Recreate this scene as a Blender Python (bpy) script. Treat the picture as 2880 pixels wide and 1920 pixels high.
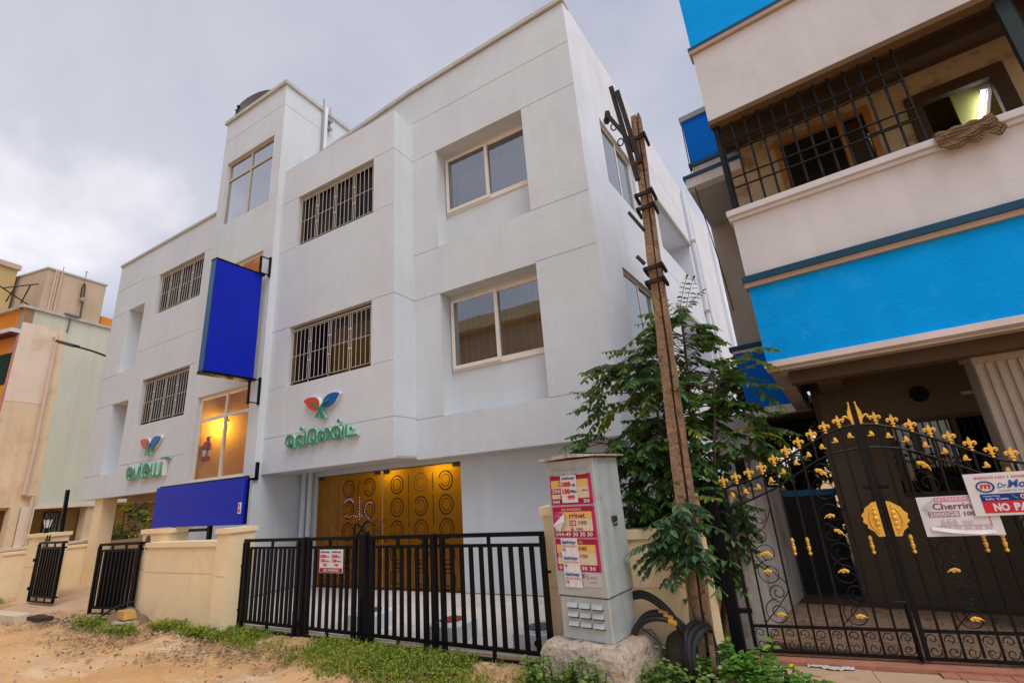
import bpy, math, random
import numpy as np
from mathutils import Matrix, Vector
rnd = random.Random(7)
R = math.radians
SC = bpy.context.scene
COL = SC.collection
for _o in list(bpy.data.objects):
    bpy.data.objects.remove(_o)

# ------------------------------------------------------------------ camera
cam_d = bpy.data.cameras.new('camera')
cam_d.sensor_width = 36.0
cam_d.lens = 16.52
cam_d.clip_start = 0.05
cam_d.clip_end = 1200
cam = bpy.data.objects.new('camera', cam_d)
COL.objects.link(cam)
cam.matrix_world = Matrix(((0.86796749, 0.20726053, 0.45130422, 0),
                           (0.49110933, -0.22320399, -0.84201639, 0),
                           (-0.07378386, 0.95248257, -0.29552139, 1.7),
                           (0, 0, 0, 1)))
SC.camera = cam

# ------------------------------------------------------------------ sky, sun, exposure
SUN_DIR = Vector((0.46, -0.24, 0.85)).normalized()
w = bpy.data.worlds.new('World')
SC.world = w
w.use_nodes = True
wt = w.node_tree
wt.nodes.clear()
def wn(t, **k):
    n = wt.nodes.new(t)
    for a, b in k.items():
        setattr(n, a, b)
    return n
out = wn('ShaderNodeOutputWorld')
sky = wn('ShaderNodeTexSky', sky_type='NISHITA', sun_disc=False)
sky.sun_elevation = math.asin(SUN_DIR.z)
sky.sun_rotation = math.atan2(SUN_DIR.x, SUN_DIR.y)
bg1 = wn('ShaderNodeBackground')
bg1.inputs['Strength'].default_value = 0.05
wt.links.new(sky.outputs[0], bg1.inputs['Color'])
tc = wn('ShaderNodeTexCoord')
sep = wn('ShaderNodeSeparateXYZ')
wt.links.new(tc.outputs['Generated'], sep.inputs[0])
mx = wn('ShaderNodeMath', operation='MAXIMUM')
wt.links.new(sep.outputs['Z'], mx.inputs[0])
mx.inputs[1].default_value = 0.0
ad = wn('ShaderNodeMath', operation='ADD')
wt.links.new(mx.outputs[0], ad.inputs[0])
ad.inputs[1].default_value = 0.35
comb = wn('ShaderNodeCombineXYZ')
for ax in 'XY':
    dv = wn('ShaderNodeMath', operation='DIVIDE')
    wt.links.new(sep.outputs[ax], dv.inputs[0])
    wt.links.new(ad.outputs[0], dv.inputs[1])
    wt.links.new(dv.outputs[0], comb.inputs[ax])
comb.inputs['Z'].default_value = 3.7
nz1 = wn('ShaderNodeTexNoise')
nz1.inputs['Scale'].default_value = 1.15
nz1.inputs['Detail'].default_value = 7
nz1.inputs['Roughness'].default_value = 0.52
nz1.inputs['Distortion'].default_value = 0.35
wt.links.new(comb.outputs[0], nz1.inputs['Vector'])
rmp = wn('ShaderNodeValToRGB')
cr = rmp.color_ramp
cr.elements[0].position = 0.34
cr.elements[0].color = (0.36, 0.36, 0.43, 1)
cr.elements[1].position = 0.66
cr.elements[1].color = (1.3, 1.2, 1.16, 1)
e = cr.elements.new(0.45)
e.color = (0.58, 0.565, 0.61, 1)
e = cr.elements.new(0.57)
e.color = (0.74, 0.70, 0.72, 1)
wt.links.new(nz1.outputs['Fac'], rmp.inputs[0])
# paler, warmer towards the horizon
hz = wn('ShaderNodeMapRange')
wt.links.new(sep.outputs['Z'], hz.inputs['Value'])
hz.inputs['From Min'].default_value = 0.0
hz.inputs['From Max'].default_value = 0.55
hz.inputs['To Min'].default_value = 0.75
hz.inputs['To Max'].default_value = 0.0
mixc = wn('ShaderNodeMix', data_type='RGBA')
wt.links.new(hz.outputs[0], mixc.inputs[0])
wt.links.new(rmp.outputs[0], mixc.inputs[6])
mixc.inputs[7].default_value = (0.80, 0.71, 0.68, 1)
bg2 = wn('ShaderNodeBackground')
bg2.inputs['Strength'].default_value = 0.57
wt.links.new(mixc.outputs[2], bg2.inputs['Color'])
adds = wn('ShaderNodeAddShader')
wt.links.new(bg1.outputs[0], adds.inputs[0])
wt.links.new(bg2.outputs[0], adds.inputs[1])
wt.links.new(adds.outputs[0], out.inputs['Surface'])

sun_d = bpy.data.lights.new('sun', 'SUN')
sun_d.energy = 1.5
sun_d.angle = R(40)
sun_d.color = (1.0, 0.97, 0.93)
sun = bpy.data.objects.new('sun', sun_d)
COL.objects.link(sun)
sun.location = (6, -6, 20)
sun.rotation_euler = SUN_DIR.to_track_quat('Z', 'Y').to_euler()

SC.view_settings.view_transform = 'Standard'
SC.view_settings.look = 'None'
SC.view_settings.exposure = 0.42
SC.view_settings.gamma = 1.0
SC.view_settings.use_curve_mapping = False
SC.cycles.max_bounces = 7
SC.cycles.diffuse_bounces = 4
SC.cycles.transparent_max_bounces = 12
SC.cycles.caustics_reflective = False
SC.cycles.caustics_refractive = False
SC.cycles.sample_clamp_indirect = 6.0

# ------------------------------------------------------------------ materials
MATS = {}
def new_mat(name):
    m = bpy.data.materials.new(name)
    m.use_nodes = True
    nt = m.node_tree
    return m, nt, nt.nodes['Principled BSDF'], nt.nodes['Material Output']
def lk(nt, a, b):
    nt.links.new(a, b)
def mixrgb(nt, fac, a, b, blend='MIX'):
    n = nt.nodes.new('ShaderNodeMix')
    n.data_type = 'RGBA'
    n.blend_type = blend
    for i, v in ((0, fac), (6, a), (7, b)):
        if isinstance(v, (int, float)):
            n.inputs[i].default_value = v
        elif isinstance(v, tuple):
            n.inputs[i].default_value = v if len(v) == 4 else (*v, 1)
        else:
            lk(nt, v, n.inputs[i])
    return n.outputs[2]
def noise(nt, vec, scale, detail=5, rough=0.6, stretch=None):
    n = nt.nodes.new('ShaderNodeTexNoise')
    n.inputs['Scale'].default_value = scale
    n.inputs['Detail'].default_value = detail
    n.inputs['Roughness'].default_value = rough
    if stretch:
        mp = nt.nodes.new('ShaderNodeMapping')
        mp.inputs['Scale'].default_value = stretch
        lk(nt, vec, mp.inputs[0])
        vec = mp.outputs[0]
    lk(nt, vec, n.inputs['Vector'])
    return n.outputs['Fac']
def ramp(nt, fac, p0, p1, c0=(0, 0, 0, 1), c1=(1, 1, 1, 1)):
    n = nt.nodes.new('ShaderNodeValToRGB')
    n.color_ramp.elements[0].position = p0
    n.color_ramp.elements[1].position = p1
    n.color_ramp.elements[0].color = c0
    n.color_ramp.elements[1].color = c1
    lk(nt, fac, n.inputs[0])
    return n.outputs[0]
def surf(name, col, rough=0.8, var=0.1, scale=1.5, grain=30, bump=0.12, bdist=0.01, spec=0.3,
         metal=0.0, stain=None, stain_amt=0.35, streak=0.0, coat=0.0, speck=None, obj_space=False):
    if name in MATS:
        return MATS[name]
    m, nt, b, o = new_mat(name)
    if obj_space:
        pos = nt.nodes.new('ShaderNodeTexCoord').outputs['Object']
    else:
        pos = nt.nodes.new('ShaderNodeNewGeometry').outputs['Position']
    c = tuple(col)
    lo = tuple(max(0, x * (1 - var)) for x in c)
    hi = tuple(min(1, x * (1 + var)) for x in c)
    f1 = ramp(nt, noise(nt, pos, scale, 6, 0.6), 0.3, 0.7)
    colr = mixrgb(nt, f1, lo, hi)
    f2 = noise(nt, pos, grain, 3, 0.7)
    colr = mixrgb(nt, 0.35 * min(1, var * 4), colr, mixrgb(nt, f2, tuple(x * .75 for x in c), tuple(min(1, x * 1.2) for x in c)))
    if streak:
        s = ramp(nt, noise(nt, pos, 1.0, 5, 0.6, (5, 5, 0.35)), 0.45, 0.75)
        n = nt.nodes.new('ShaderNodeMath'); n.operation = 'MULTIPLY'
        lk(nt, s, n.inputs[0]); n.inputs[1].default_value = streak
        colr = mixrgb(nt, n.outputs[0], colr, tuple(x * .55 for x in c))
    if stain:
        s = ramp(nt, noise(nt, pos, scale * 2.3, 7, 0.65), 0.52, 0.68)
        n = nt.nodes.new('ShaderNodeMath'); n.operation = 'MULTIPLY'
        lk(nt, s, n.inputs[0]); n.inputs[1].default_value = stain_amt
        colr = mixrgb(nt, n.outputs[0], colr, tuple(stain))
    if speck:
        s = ramp(nt, noise(nt, pos, grain * 1.5, 2, 0.5), 0.66, 0.70)
        colr = mixrgb(nt, s, colr, tuple(speck))
    lk(nt, colr, b.inputs['Base Color'])
    b.inputs['Roughness'].default_value = rough
    b.inputs['Specular IOR Level'].default_value = spec
    b.inputs['Metallic'].default_value = metal
    if coat:
        b.inputs['Coat Weight'].default_value = coat
        b.inputs['Coat Roughness'].default_value = 0.12
    if bump:
        bp = nt.nodes.new('ShaderNodeBump')
        bp.inputs['Strength'].default_value = bump
        bp.inputs['Distance'].default_value = bdist
        mxn = nt.nodes.new('ShaderNodeMath'); mxn.operation = 'ADD'
        lk(nt, noise(nt, pos, grain, 4, 0.65), mxn.inputs[0])
        lk(nt, noise(nt, pos, grain * 0.18, 3, 0.6), mxn.inputs[1])
        lk(nt, mxn.outputs[0], bp.inputs['Height'])
        lk(nt, bp.outputs[0], b.inputs['Normal'])
    MATS[name] = m
    return m
def glass(name, tint=(0.5, 0.55, 0.55), refl=0.35, rough=0.02, top=1.0):
    if name in MATS:
        return MATS[name]
    m, nt, b, o = new_mat(name)
    nt.nodes.remove(b)
    tr = nt.nodes.new('ShaderNodeBsdfTransparent'); tr.inputs[0].default_value = (*tint, 1)
    gl = nt.nodes.new('ShaderNodeBsdfGlossy'); gl.inputs['Roughness'].default_value = rough
    gl.inputs['Color'].default_value = (0.95, 0.97, 1, 1)
    fr = nt.nodes.new('ShaderNodeFresnel'); fr.inputs[0].default_value = 1.5
    mr = nt.nodes.new('ShaderNodeMapRange')
    mr.inputs['From Min'].default_value = 0.0; mr.inputs['From Max'].default_value = 1.0
    mr.inputs['To Min'].default_value = refl; mr.inputs['To Max'].default_value = top
    lk(nt, fr.outputs[0], mr.inputs['Value'])
    geo = nt.nodes.new('ShaderNodeNewGeometry')
    bp = nt.nodes.new('ShaderNodeBump'); bp.inputs['Strength'].default_value = 0.05; bp.inputs['Distance'].default_value = 0.02
    lk(nt, noise(nt, geo.outputs['Position'], 1.6, 2), bp.inputs['Height'])
    lk(nt, bp.outputs[0], gl.inputs['Normal'])
    mi = nt.nodes.new('ShaderNodeMixShader')
    fb = nt.nodes.new('ShaderNodeMath'); fb.operation = 'SUBTRACT'; fb.inputs[0].default_value = 1.0; lk(nt, geo.outputs['Backfacing'], fb.inputs[1])
    fm = nt.nodes.new('ShaderNodeMath'); fm.operation = 'MULTIPLY'; lk(nt, mr.outputs[0], fm.inputs[0]); lk(nt, fb.outputs[0], fm.inputs[1])
    lk(nt, fm.outputs[0], mi.inputs[0]); lk(nt, tr.outputs[0], mi.inputs[1]); lk(nt, gl.outputs[0], mi.inputs[2])
    lk(nt, mi.outputs[0], o.inputs['Surface'])
    MATS[name] = m
    return m
def emit(name, col, st):
    if name in MATS:
        return MATS[name]
    m, nt, b, o = new_mat(name)
    b.inputs['Base Color'].default_value = (*col, 1)
    b.inputs['Emission Color'].default_value = (*col, 1)
    b.inputs['Emission Strength'].default_value = st
    MATS[name] = m
    return m
def leafmat(name, cols, trans=0.35, rough=0.45):
    if name in MATS:
        return MATS[name]
    m, nt, b, o = new_mat(name)
    geo = nt.nodes.new('ShaderNodeNewGeometry')
    rp = nt.nodes.new('ShaderNodeValToRGB')
    els = rp.color_ramp.elements
    els[0].color = (*cols[0], 1); els[1].color = (*cols[-1], 1)
    for i, c in enumerate(cols[1:-1]):
        e = els.new((i + 1) / (len(cols) - 1)); e.color = (*c, 1)
    lk(nt, geo.outputs['Random Per Island'], rp.inputs[0])
    lk(nt, rp.outputs[0], b.inputs['Base Color'])
    b.inputs['Roughness'].default_value = rough
    b.inputs['Specular IOR Level'].default_value = 0.4
    tl = nt.nodes.new('ShaderNodeBsdfTranslucent')
    lk(nt, mixrgb(nt, 0.5, rp.outputs[0], (0.25, 0.32, 0.03)), tl.inputs[0])
    mi = nt.nodes.new('ShaderNodeMixShader'); mi.inputs[0].default_value = trans
    lk(nt, b.outputs[0], mi.inputs[1]); lk(nt, tl.outputs[0], mi.inputs[2])
    lk(nt, mi.outputs[0], o.inputs['Surface'])
    MATS[name] = m
    return m

# ------------------------------------------------------------------ mesh building
I4 = Matrix.Identity(4)
def T(x, y=0, z=0):
    return Matrix.Translation((x, y, z))
def FR(x, y, z, ang):
    return Matrix.Translation((x, y, z)) @ Matrix.Rotation(R(ang), 4, 'Z')
class MB:
    def __init__(s):
        s.v = []; s.f = []
    def quad(s, a, b, c, d):
        n = len(s.v); s.v += [tuple(a), tuple(b), tuple(c), tuple(d)]; s.f.append((n, n+1, n+2, n+3)); return s
    def poly(s, pts):
        n = len(s.v); s.v += [tuple(p) for p in pts]; s.f.append(tuple(range(n, n+len(pts)))); return s
    def box(s, x0, x1, y0, y1, z0, z1):
        n = len(s.v)
        s.v += [(x0,y0,z0),(x1,y0,z0),(x1,y1,z0),(x0,y1,z0),(x0,y0,z1),(x1,y0,z1),(x1,y1,z1),(x0,y1,z1)]
        for f in ((0,3,2,1),(4,5,6,7),(0,1,5,4),(1,2,6,5),(2,3,7,6),(3,0,4,7)):
            s.f.append(tuple(n+i for i in f))
        return s
    def hexa(s, p):
        n = len(s.v); s.v += [tuple(q) for q in p]
        for f in ((0,3,2,1),(4,5,6,7),(0,1,5,4),(1,2,6,5),(2,3,7,6),(3,0,4,7)):
            s.f.append(tuple(n+i for i in f))
        return s
    def beam(s, p, q, w, h=None, up=(0,0,1)):
        h = h or w
        p = Vector(p); q = Vector(q); d = (q-p).normalized(); up = Vector(up)
        if abs(d.dot(up)) > .99: up = Vector((0,1,0))
        a = d.cross(up).normalized()*w/2; b = a.cross(d).normalized()*h/2
        return s.hexa([p-a-b,p+a-b,q+a-b,q-a-b,p-a+b,p+a+b,q+a+b,q-a+b])
    def tube(s, path, r, n=6, closed=False, caps=True):
        path = [Vector(p) for p in path]; m = len(path); base = len(s.v)
        rr = r if isinstance(r, (list, tuple)) else [r]*m
        prev = None
        for i, p in enumerate(path):
            if closed: d = path[(i+1) % m]-path[i-1]
            else: d = path[min(i+1, m-1)]-path[max(i-1, 0)]
            d.normalize()
            if prev is None:
                up = Vector((0,0,1)) if abs(d.z) < .9 else Vector((0,1,0))
                a = d.cross(up).normalized()
            else:
                a = prev-d*prev.dot(d)
                a = a.normalized() if a.length > 1e-6 else d.orthogonal().normalized()
            prev = a; b = d.cross(a)
            for k in range(n):
                t = 2*math.pi*k/n
                s.v.append(tuple(p+(a*math.cos(t)+b*math.sin(t))*rr[i]))
        for i in range(m if closed else m-1):
            j = (i+1) % m
            for k in range(n):
                s.f.append((base+i*n+k, base+i*n+(k+1) % n, base+j*n+(k+1) % n, base+j*n+k))
        if caps and not closed:
            s.f.append(tuple(base+k for k in range(n))); s.f.append(tuple(base+(m-1)*n+k for k in range(n)))
        return s
    def lathe(s, prof, n=12, c=(0,0,0)):
        base = len(s.v)
        for r, z in prof:
            for k in range(n):
                t = 2*math.pi*k/n
                s.v.append((c[0]+r*math.cos(t), c[1]+r*math.sin(t), c[2]+z))
        for i in range(len(prof)-1):
            for k in range(n):
                s.f.append((base+i*n+k, base+i*n+(k+1) % n, base+(i+1)*n+(k+1) % n, base+(i+1)*n+k))
        s.f.append(tuple(base+k for k in range(n))); s.f.append(tuple(base+(len(prof)-1)*n+k for k in range(n)))
        return s
    def prism(s, poly, y0, y1):       # polygon in x,z extruded along y
        n = len(s.v); m = len(poly)
        s.v += [(x,y0,z) for x,z in poly]+[(x,y1,z) for x,z in poly]
        s.f.append(tuple(range(n, n+m))); s.f.append(tuple(range(n+2*m-1, n+m-1, -1)))
        for i in range(m):
            j = (i+1) % m
            s.f.append((n+i, n+j, n+m+j, n+m+i))
        return s
    def ribbon(s, pts, w, y0, y1, closed=False):   # stroke in x,z, extruded along y
        pts = [Vector((p[0], p[1])) for p in pts]; m = len(pts); L = []; Q = []
        for i in range(m):
            if closed: d = pts[(i+1) % m]-pts[i-1]
            else: d = pts[min(i+1, m-1)]-pts[max(i-1, 0)]
            if d.length < 1e-9: d = Vector((1,0))
            d.normalize(); nrm = Vector((-d.y, d.x))*w/2
            L.append(pts[i]+nrm); Q.append(pts[i]-nrm)
        base = len(s.v)
        for i in range(m):
            s.v += [(L[i].x,y0,L[i].y),(Q[i].x,y0,Q[i].y),(Q[i].x,y1,Q[i].y),(L[i].x,y1,L[i].y)]
        for i in range(m if closed else m-1):
            a = base+4*i; b = base+4*((i+1) % m)
            for k in range(4):
                s.f.append((a+k, a+(k+1) % 4, b+(k+1) % 4, b+k))
        if not closed:
            s.f.append((base,base+1,base+2,base+3)); e = base+4*(m-1); s.f.append((e+3,e+2,e+1,e))
        return s
    def ball(s, c, r, n=8, m=6, sq=(1,1,1)):
        prof = [(max(1e-4, math.sin(math.pi*i/m)), -math.cos(math.pi*i/m)) for i in range(m+1)]
        base = len(s.v)
        t = MB().lathe(prof, n)
        s.v += [(c[0]+x*r*sq[0], c[1]+y*r*sq[1], c[2]+z*r*sq[2]) for x,y,z in t.v]
        s.f += [tuple(base+i for i in f) for f in t.f]
        return s
    def add(s, o, M=None):
        base = len(s.v)
        s.v += [tuple(M @ Vector(p)) for p in o.v] if M is not None else list(o.v)
        s.f += [tuple(base+i for i in f) for f in o.f]
        return s
    def jitter(s, a, seed=1):
        r = random.Random(seed)
        cache = {}
        for i, p in enumerate(s.v):
            k = tuple(round(c, 4) for c in p)
            if k not in cache: cache[k] = tuple(r.uniform(-a, a) for _ in range(3))
            j = cache[k]; s.v[i] = (p[0]+j[0], p[1]+j[1], p[2]+j[2])
        return s
WM = {}
USED = {}
def to_mesh(name, mb, mat=None, smooth=False, off=(0,0,0)):
    me = bpy.data.meshes.new(name)
    v = [(a-off[0], b-off[1], c-off[2]) for a,b,c in mb.v] if any(off) else mb.v
    me.from_pydata(v, [], mb.f)
    me.validate(); me.update()
    if smooth:
        me.polygons.foreach_set('use_smooth', [True]*len(me.polygons))
        try: me.set_sharp_from_angle(angle=R(40))
        except Exception: pass
    if mat: me.materials.append(mat)
    return me
def link(name, me, parent, F):
    o = bpy.data.objects.new(name, me); COL.objects.link(o)
    if parent is not None:
        o.parent = parent
        o.matrix_local = WM[parent].inverted() @ F
    else:
        o.matrix_local = F
    WM[o] = F.copy()
    return o
def P(name, mb, mat, parent=None, F=I4, label=None, smooth=False, bevel=0.0, cat=None, group=None, kind=None):
    a = np.array(mb.v); lo, hi = a.min(0), a.max(0)
    c = (lo+hi)/2
    if parent is None: c[2] = lo[2]
    c = tuple(float(x) for x in c)
    me = to_mesh(name, mb, mat, smooth, c)
    o = link(name, me, parent, F @ T(*c))
    if bevel:
        md = o.modifiers.new('bevel', 'BEVEL'); md.width = bevel; md.segments = 2; md.limit_method = 'ANGLE'
    props(o, label, cat, group, kind)
    return o
def props(o, label=None, cat=None, group=None, kind=None):
    if label: o['label'] = label
    if cat: o['category'] = cat
    if group: o['group'] = group
    if kind: o['kind'] = kind
    return o
def thing(name, label, cat, loc, group=None, ang=0):
    return props(link(name, None, None, FR(*loc, ang)), label, cat, group)
def inst(name, me, parent, F):
    return link(name, me, parent, F)
def copy_tree(o, F, label=None, group=None):
    M = F @ WM[o].inverted()
    def rec(src, par):
        n = src.copy(); COL.objects.link(n)
        n.parent = par
        WM[n] = M @ WM[src]
        n.matrix_local = (WM[par].inverted() @ WM[n]) if par is not None else WM[n]
        for ch in src.children: rec(ch, n)
        return n
    n = rec(o, None)
    return props(n, label, None, group)
def relief(s0, s1, z0, z1, rects, thick=0.0):
    """a wall face as a height field: s along, depth = +y, z up; rects = (s0,s1,z0,z1,depth,open)"""
    xs = sorted({round(x, 4) for x in [s0, s1]+[c for r in rects for c in r[:2]] if s0 <= x <= s1})
    zs = sorted({round(x, 4) for x in [z0, z1]+[c for r in rects for c in r[2:4]] if z0 <= x <= z1})
    nx, nz = len(xs)-1, len(zs)-1
    D = [[(0.0, False)]*nz for _ in range(nx)]
    for r in rects:
        for i in range(nx):
            cx = (xs[i]+xs[i+1])/2
            if not r[0] < cx < r[1]: continue
            for j in range(nz):
                if r[2] < (zs[j]+zs[j+1])/2 < r[3]: D[i][j] = (r[4], len(r) > 5 and r[5])
    m = MB()
    for i in range(nx):
        for j in range(nz):
            d, op = D[i][j]
            if not op: m.quad((xs[i],d,zs[j]),(xs[i+1],d,zs[j]),(xs[i+1],d,zs[j+1]),(xs[i],d,zs[j+1]))
            if i+1 < nx and D[i+1][j][0] != d:
                e = D[i+1][j][0]; x = xs[i+1]
                m.quad((x,d,zs[j]),(x,e,zs[j]),(x,e,zs[j+1]),(x,d,zs[j+1]))
            if j+1 < nz and D[i][j+1][0] != d:
                e = D[i][j+1][0]; z = zs[j+1]
                m.quad((xs[i],d,z),(xs[i+1],d,z),(xs[i+1],e,z),(xs[i],e,z))
    if thick:
        for j in range(nz):
            for i, x in ((0, xs[0]), (nx-1, xs[-1])):
                d = D[i][j][0]; m.quad((x,d,zs[j]),(x,thick,zs[j]),(x,thick,zs[j+1]),(x,d,zs[j+1]))
        for i in range(nx):
            for j, z in ((0, zs[0]), (nz-1, zs[-1])):
                d = D[i][j][0]; m.quad((xs[i],d,z),(xs[i+1],d,z),(xs[i+1],thick,z),(xs[i],thick,z))
    return m
_tx = {}
def text_mb(txt, s0, s1, z0, z1, y=-0.002, bold=0.0, shear=0.0, th=0.0):
    key = (txt, bold, shear)
    if key not in _tx:
        cu = bpy.data.curves.new('lettering', 'FONT'); cu.body = txt; cu.size = 1.0; cu.offset = bold; cu.shear = shear
        cu.resolution_u = 2
        ob = bpy.data.objects.new('lettering_tmp', cu)
        COL.objects.link(ob)
        dg = bpy.context.evaluated_depsgraph_get()
        me = bpy.data.meshes.new_from_object(ob.evaluated_get(dg))
        _tx[key] = ([tuple(v.co) for v in me.vertices], [tuple(p.vertices) for p in me.polygons])
        bpy.data.objects.remove(ob); bpy.data.meshes.remove(me); bpy.data.curves.remove(cu)
    v, f = _tx[key]; a = np.array(v); lo, hi = a.min(0), a.max(0)
    m = MB()
    sx = (s1-s0)/(hi[0]-lo[0]); sz = (z1-z0)/(hi[1]-lo[1])
    m.v = [(s0+(p[0]-lo[0])*sx, y, z0+(p[1]-lo[1])*sz) for p in v]; m.f = list(f)
    return m
def catmull(pts, k=6, closed=False):
    pts = [np.array(p, float) for p in pts]; n = len(pts); o = []
    rng = range(n) if closed else range(n-1)
    for i in rng:
        g = lambda j: pts[j % n] if closed else pts[max(0, min(n-1, j))]
        a, b, c, d = g(i-1), g(i), g(i+1), g(i+2)
        for t in np.linspace(0, 1, k, endpoint=False):
            o.append(tuple(.5*((2*b)+(-a+c)*t+(2*a-5*b+4*c-d)*t*t+(-a+3*b-3*c+d)*t**3)))
    if not closed: o.append(tuple(pts[-1]))
    return o

# common materials
WHITE = surf('white_plaster', (0.615, 0.662, 0.700), 0.9, 0.055, 0.6, 18, 0.32, 0.014, streak=0.12, stain=(.50,.50,.50), stain_amt=.16)
WHITE2 = surf('white_plaster_weathered', (0.70, 0.735, 0.80), 0.9, 0.08, 0.9, 22, 0.25, 0.012, streak=0.18)
COPE = surf('coping_plaster', (0.50, 0.50, 0.47), 0.9, 0.12, 2, 25, 0.2, streak=0.3)
CREAM = surf('cream_paint', (0.86, 0.68, 0.42), 0.85, 0.06, 1.2, 25, 0.2, 0.01, stain=(0.62, 0.46, 0.25), stain_amt=0.25)
UPVC = surf('window_frame_paint', (0.74, 0.69, 0.62), 0.45, 0.06, 4, 40, 0.05)
GRILLE = surf('grille_paint', (0.72, 0.65, 0.57), 0.5, 0.08, 6, 40, 0.05)
BLACK = surf('black_gloss_paint', (0.0035, 0.0035, 0.006), 0.45, 0.3, 6, 60, 0.06, spec=0.16)
IRON = surf('black_iron', (0.004, 0.004, 0.005), 0.42, 0.35, 9, 70, 0.1, spec=0.2, stain=(0.03, 0.016, 0.009), stain_amt=0.4)
GOLD = surf('gold_paint', (0.80, 0.44, 0.06), 0.40, 0.2, 14, 60, 0.1, spec=0.4, metal=0.1)
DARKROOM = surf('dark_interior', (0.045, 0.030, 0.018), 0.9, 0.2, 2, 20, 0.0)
GLASS = glass('window_glass', (0.55, 0.60, 0.60), 0.30)
# ------------------------------------------------------------------ ground
def ground():
    def h(x, y):
        v = 0.022*math.sin(x*1.7+y*2.3)+0.018*math.sin(x*3.9-y*1.3+1)+0.010*math.sin(x*8.1+y*7.7)+0.006*math.sin(x*17+y*13)
        if y > 4.7: v *= max(0.0, 1-(y-4.7)*2.5)
        if x > -1.0 and y > 4.6: v = -0.02
        return v-0.03
    m = MB()
    xs = np.concatenate([np.linspace(-400, -30, 12), np.linspace(-28, -16, 25), np.linspace(-15.7, 3, 190), np.linspace(4, 40, 14), np.linspace(60, 400, 6)])
    ys = np.concatenate([np.linspace(-400, -20, 10), np.linspace(-15, 0, 12), np.linspace(0.4, 5.6, 60), np.linspace(6, 40, 14), np.linspace(60, 400, 6)])
    for y in ys:
        for x in xs: m.v.append((x, y, h(x, y)))
    n = len(xs)
    for j in range(len(ys)-1):
        for i in range(n-1): m.f.append((j*n+i, j*n+i+1, (j+1)*n+i+1, (j+1)*n+i))
    mt, nt, b, o = new_mat('dry_earth')
    pos = nt.nodes.new('ShaderNodeNewGeometry').outputs['Position']
    a = ramp(nt, noise(nt, pos, 0.55, 7, 0.62), 0.30, 0.70)
    c = mixrgb(nt, a, (0.60, 0.315, 0.115), (0.70, 0.44, 0.235))
    s = ramp(nt, noise(nt, pos, 1.3, 8, 0.7, (0.6, 1.8, 1)), 0.50, 0.66)
    c = mixrgb(nt, mixrgb(nt, 0.0, s, s), c, (0.73, 0.53, 0.345))
    # trodden litter and damp along the wall
    sx = nt.nodes.new('ShaderNodeSeparateXYZ'); lk(nt, pos, sx.inputs[0])
    mr = nt.nodes.new('ShaderNodeMapRange'); lk(nt, sx.outputs['Y'], mr.inputs['Value'])
    mr.inputs['From Min'].default_value = 3.2; mr.inputs['From Max'].default_value = 4.5
    dk = ramp(nt, noise(nt, pos, 0.9, 9, 0.7, (.5, 1.6, 1)), 0.50, 0.70)
    c = mixrgb(nt, mixrgb(nt, 0.55, (0, 0, 0), dk), c, (0.36, 0.20, 0.095))
    d = ramp(nt, noise(nt, pos, 2.6, 8, 0.72), 0.42, 0.62)
    mu = nt.nodes.new('ShaderNodeMath'); mu.operation = 'MULTIPLY'; lk(nt, mr.outputs[0], mu.inputs[0]); lk(nt, d, mu.inputs[1])
    mu2 = nt.nodes.new('ShaderNodeMath'); mu2.operation = 'MULTIPLY'; lk(nt, mu.outputs[0], mu2.inputs[0]); mu2.inputs[1].default_value = 0.75
    c = mixrgb(nt, mu2.outputs[0], c, (0.19, 0.125, 0.065))
    sp = ramp(nt, noise(nt, pos, 26, 3, 0.5), 0.66, 0.72)
    c = mixrgb(nt, sp, c, (0.20, 0.12, 0.06))
    sp2 = ramp(nt, noise(nt, pos, 41, 2, 0.5), 0.69, 0.74)
    c = mixrgb(nt, sp2, c, (0.62, 0.52, 0.40))
    lk(nt, c, b.inputs['Base Color']); b.inputs['Roughness'].default_value = 0.95; b.inputs['Specular IOR Level'].default_value = 0.15
    bp = nt.nodes.new('ShaderNodeBump'); bp.inputs['Strength'].default_value = 0.55; bp.inputs['Distance'].default_value = 0.03
    ad1 = nt.nodes.new('ShaderNodeMath'); ad1.operation = 'ADD'
    lk(nt, noise(nt, pos, 5, 8, 0.7), ad1.inputs[0]); lk(nt, noise(nt, pos, 30, 4, 0.7), ad1.inputs[1])
    lk(nt, ad1.outputs[0], bp.inputs['Height']); lk(nt, bp.outputs[0], b.inputs['Normal'])
    P('ground', m, mt, kind='structure', smooth=True)
ground()
CONC = surf('pale_concrete', (0.56, 0.50, 0.42), 0.9, 0.15, 1.6, 30, 0.25, stain=(0.26, 0.20, 0.14), stain_amt=0.4)
TILE = surf('floor_tile', (0.60, 0.54, 0.50), 0.6, 0.16, 0.8, 20, 0.06, obj_space=False)
m = MB().box(-9.8, -2.3, 4.97, 7.55, -0.12, -0.012)
yard = P('courtyard_floor', m, CONC, kind='structure')
tm = to_mesh('floor_tile', MB().box(-.297, .297, -.297, .297, -0.012, 0.008), TILE)
for i in range(12):
    for j in range(4):
        inst('floor_tile', tm, yard, T(-9.35+.6*i, 5.3+.6*j, rnd.uniform(-.002, .003)))
m = MB()
m.hexa([(-17.6,4.2,-.25),(-11.0,4.35,-.25),(-11.0,9,-.25),(-17.6,9,-.25),(-17.6,4.2,-.02),(-11.0,4.35,-.02),(-11.0,9,.02),(-17.6,9,.02)])
P('driveway', m, surf('driveway_concrete', (0.56, 0.36, 0.22), 0.9, 0.14, 1.4, 30, 0.25, stain=(0.34, 0.2, 0.11), stain_amt=.4), kind='structure')

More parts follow.
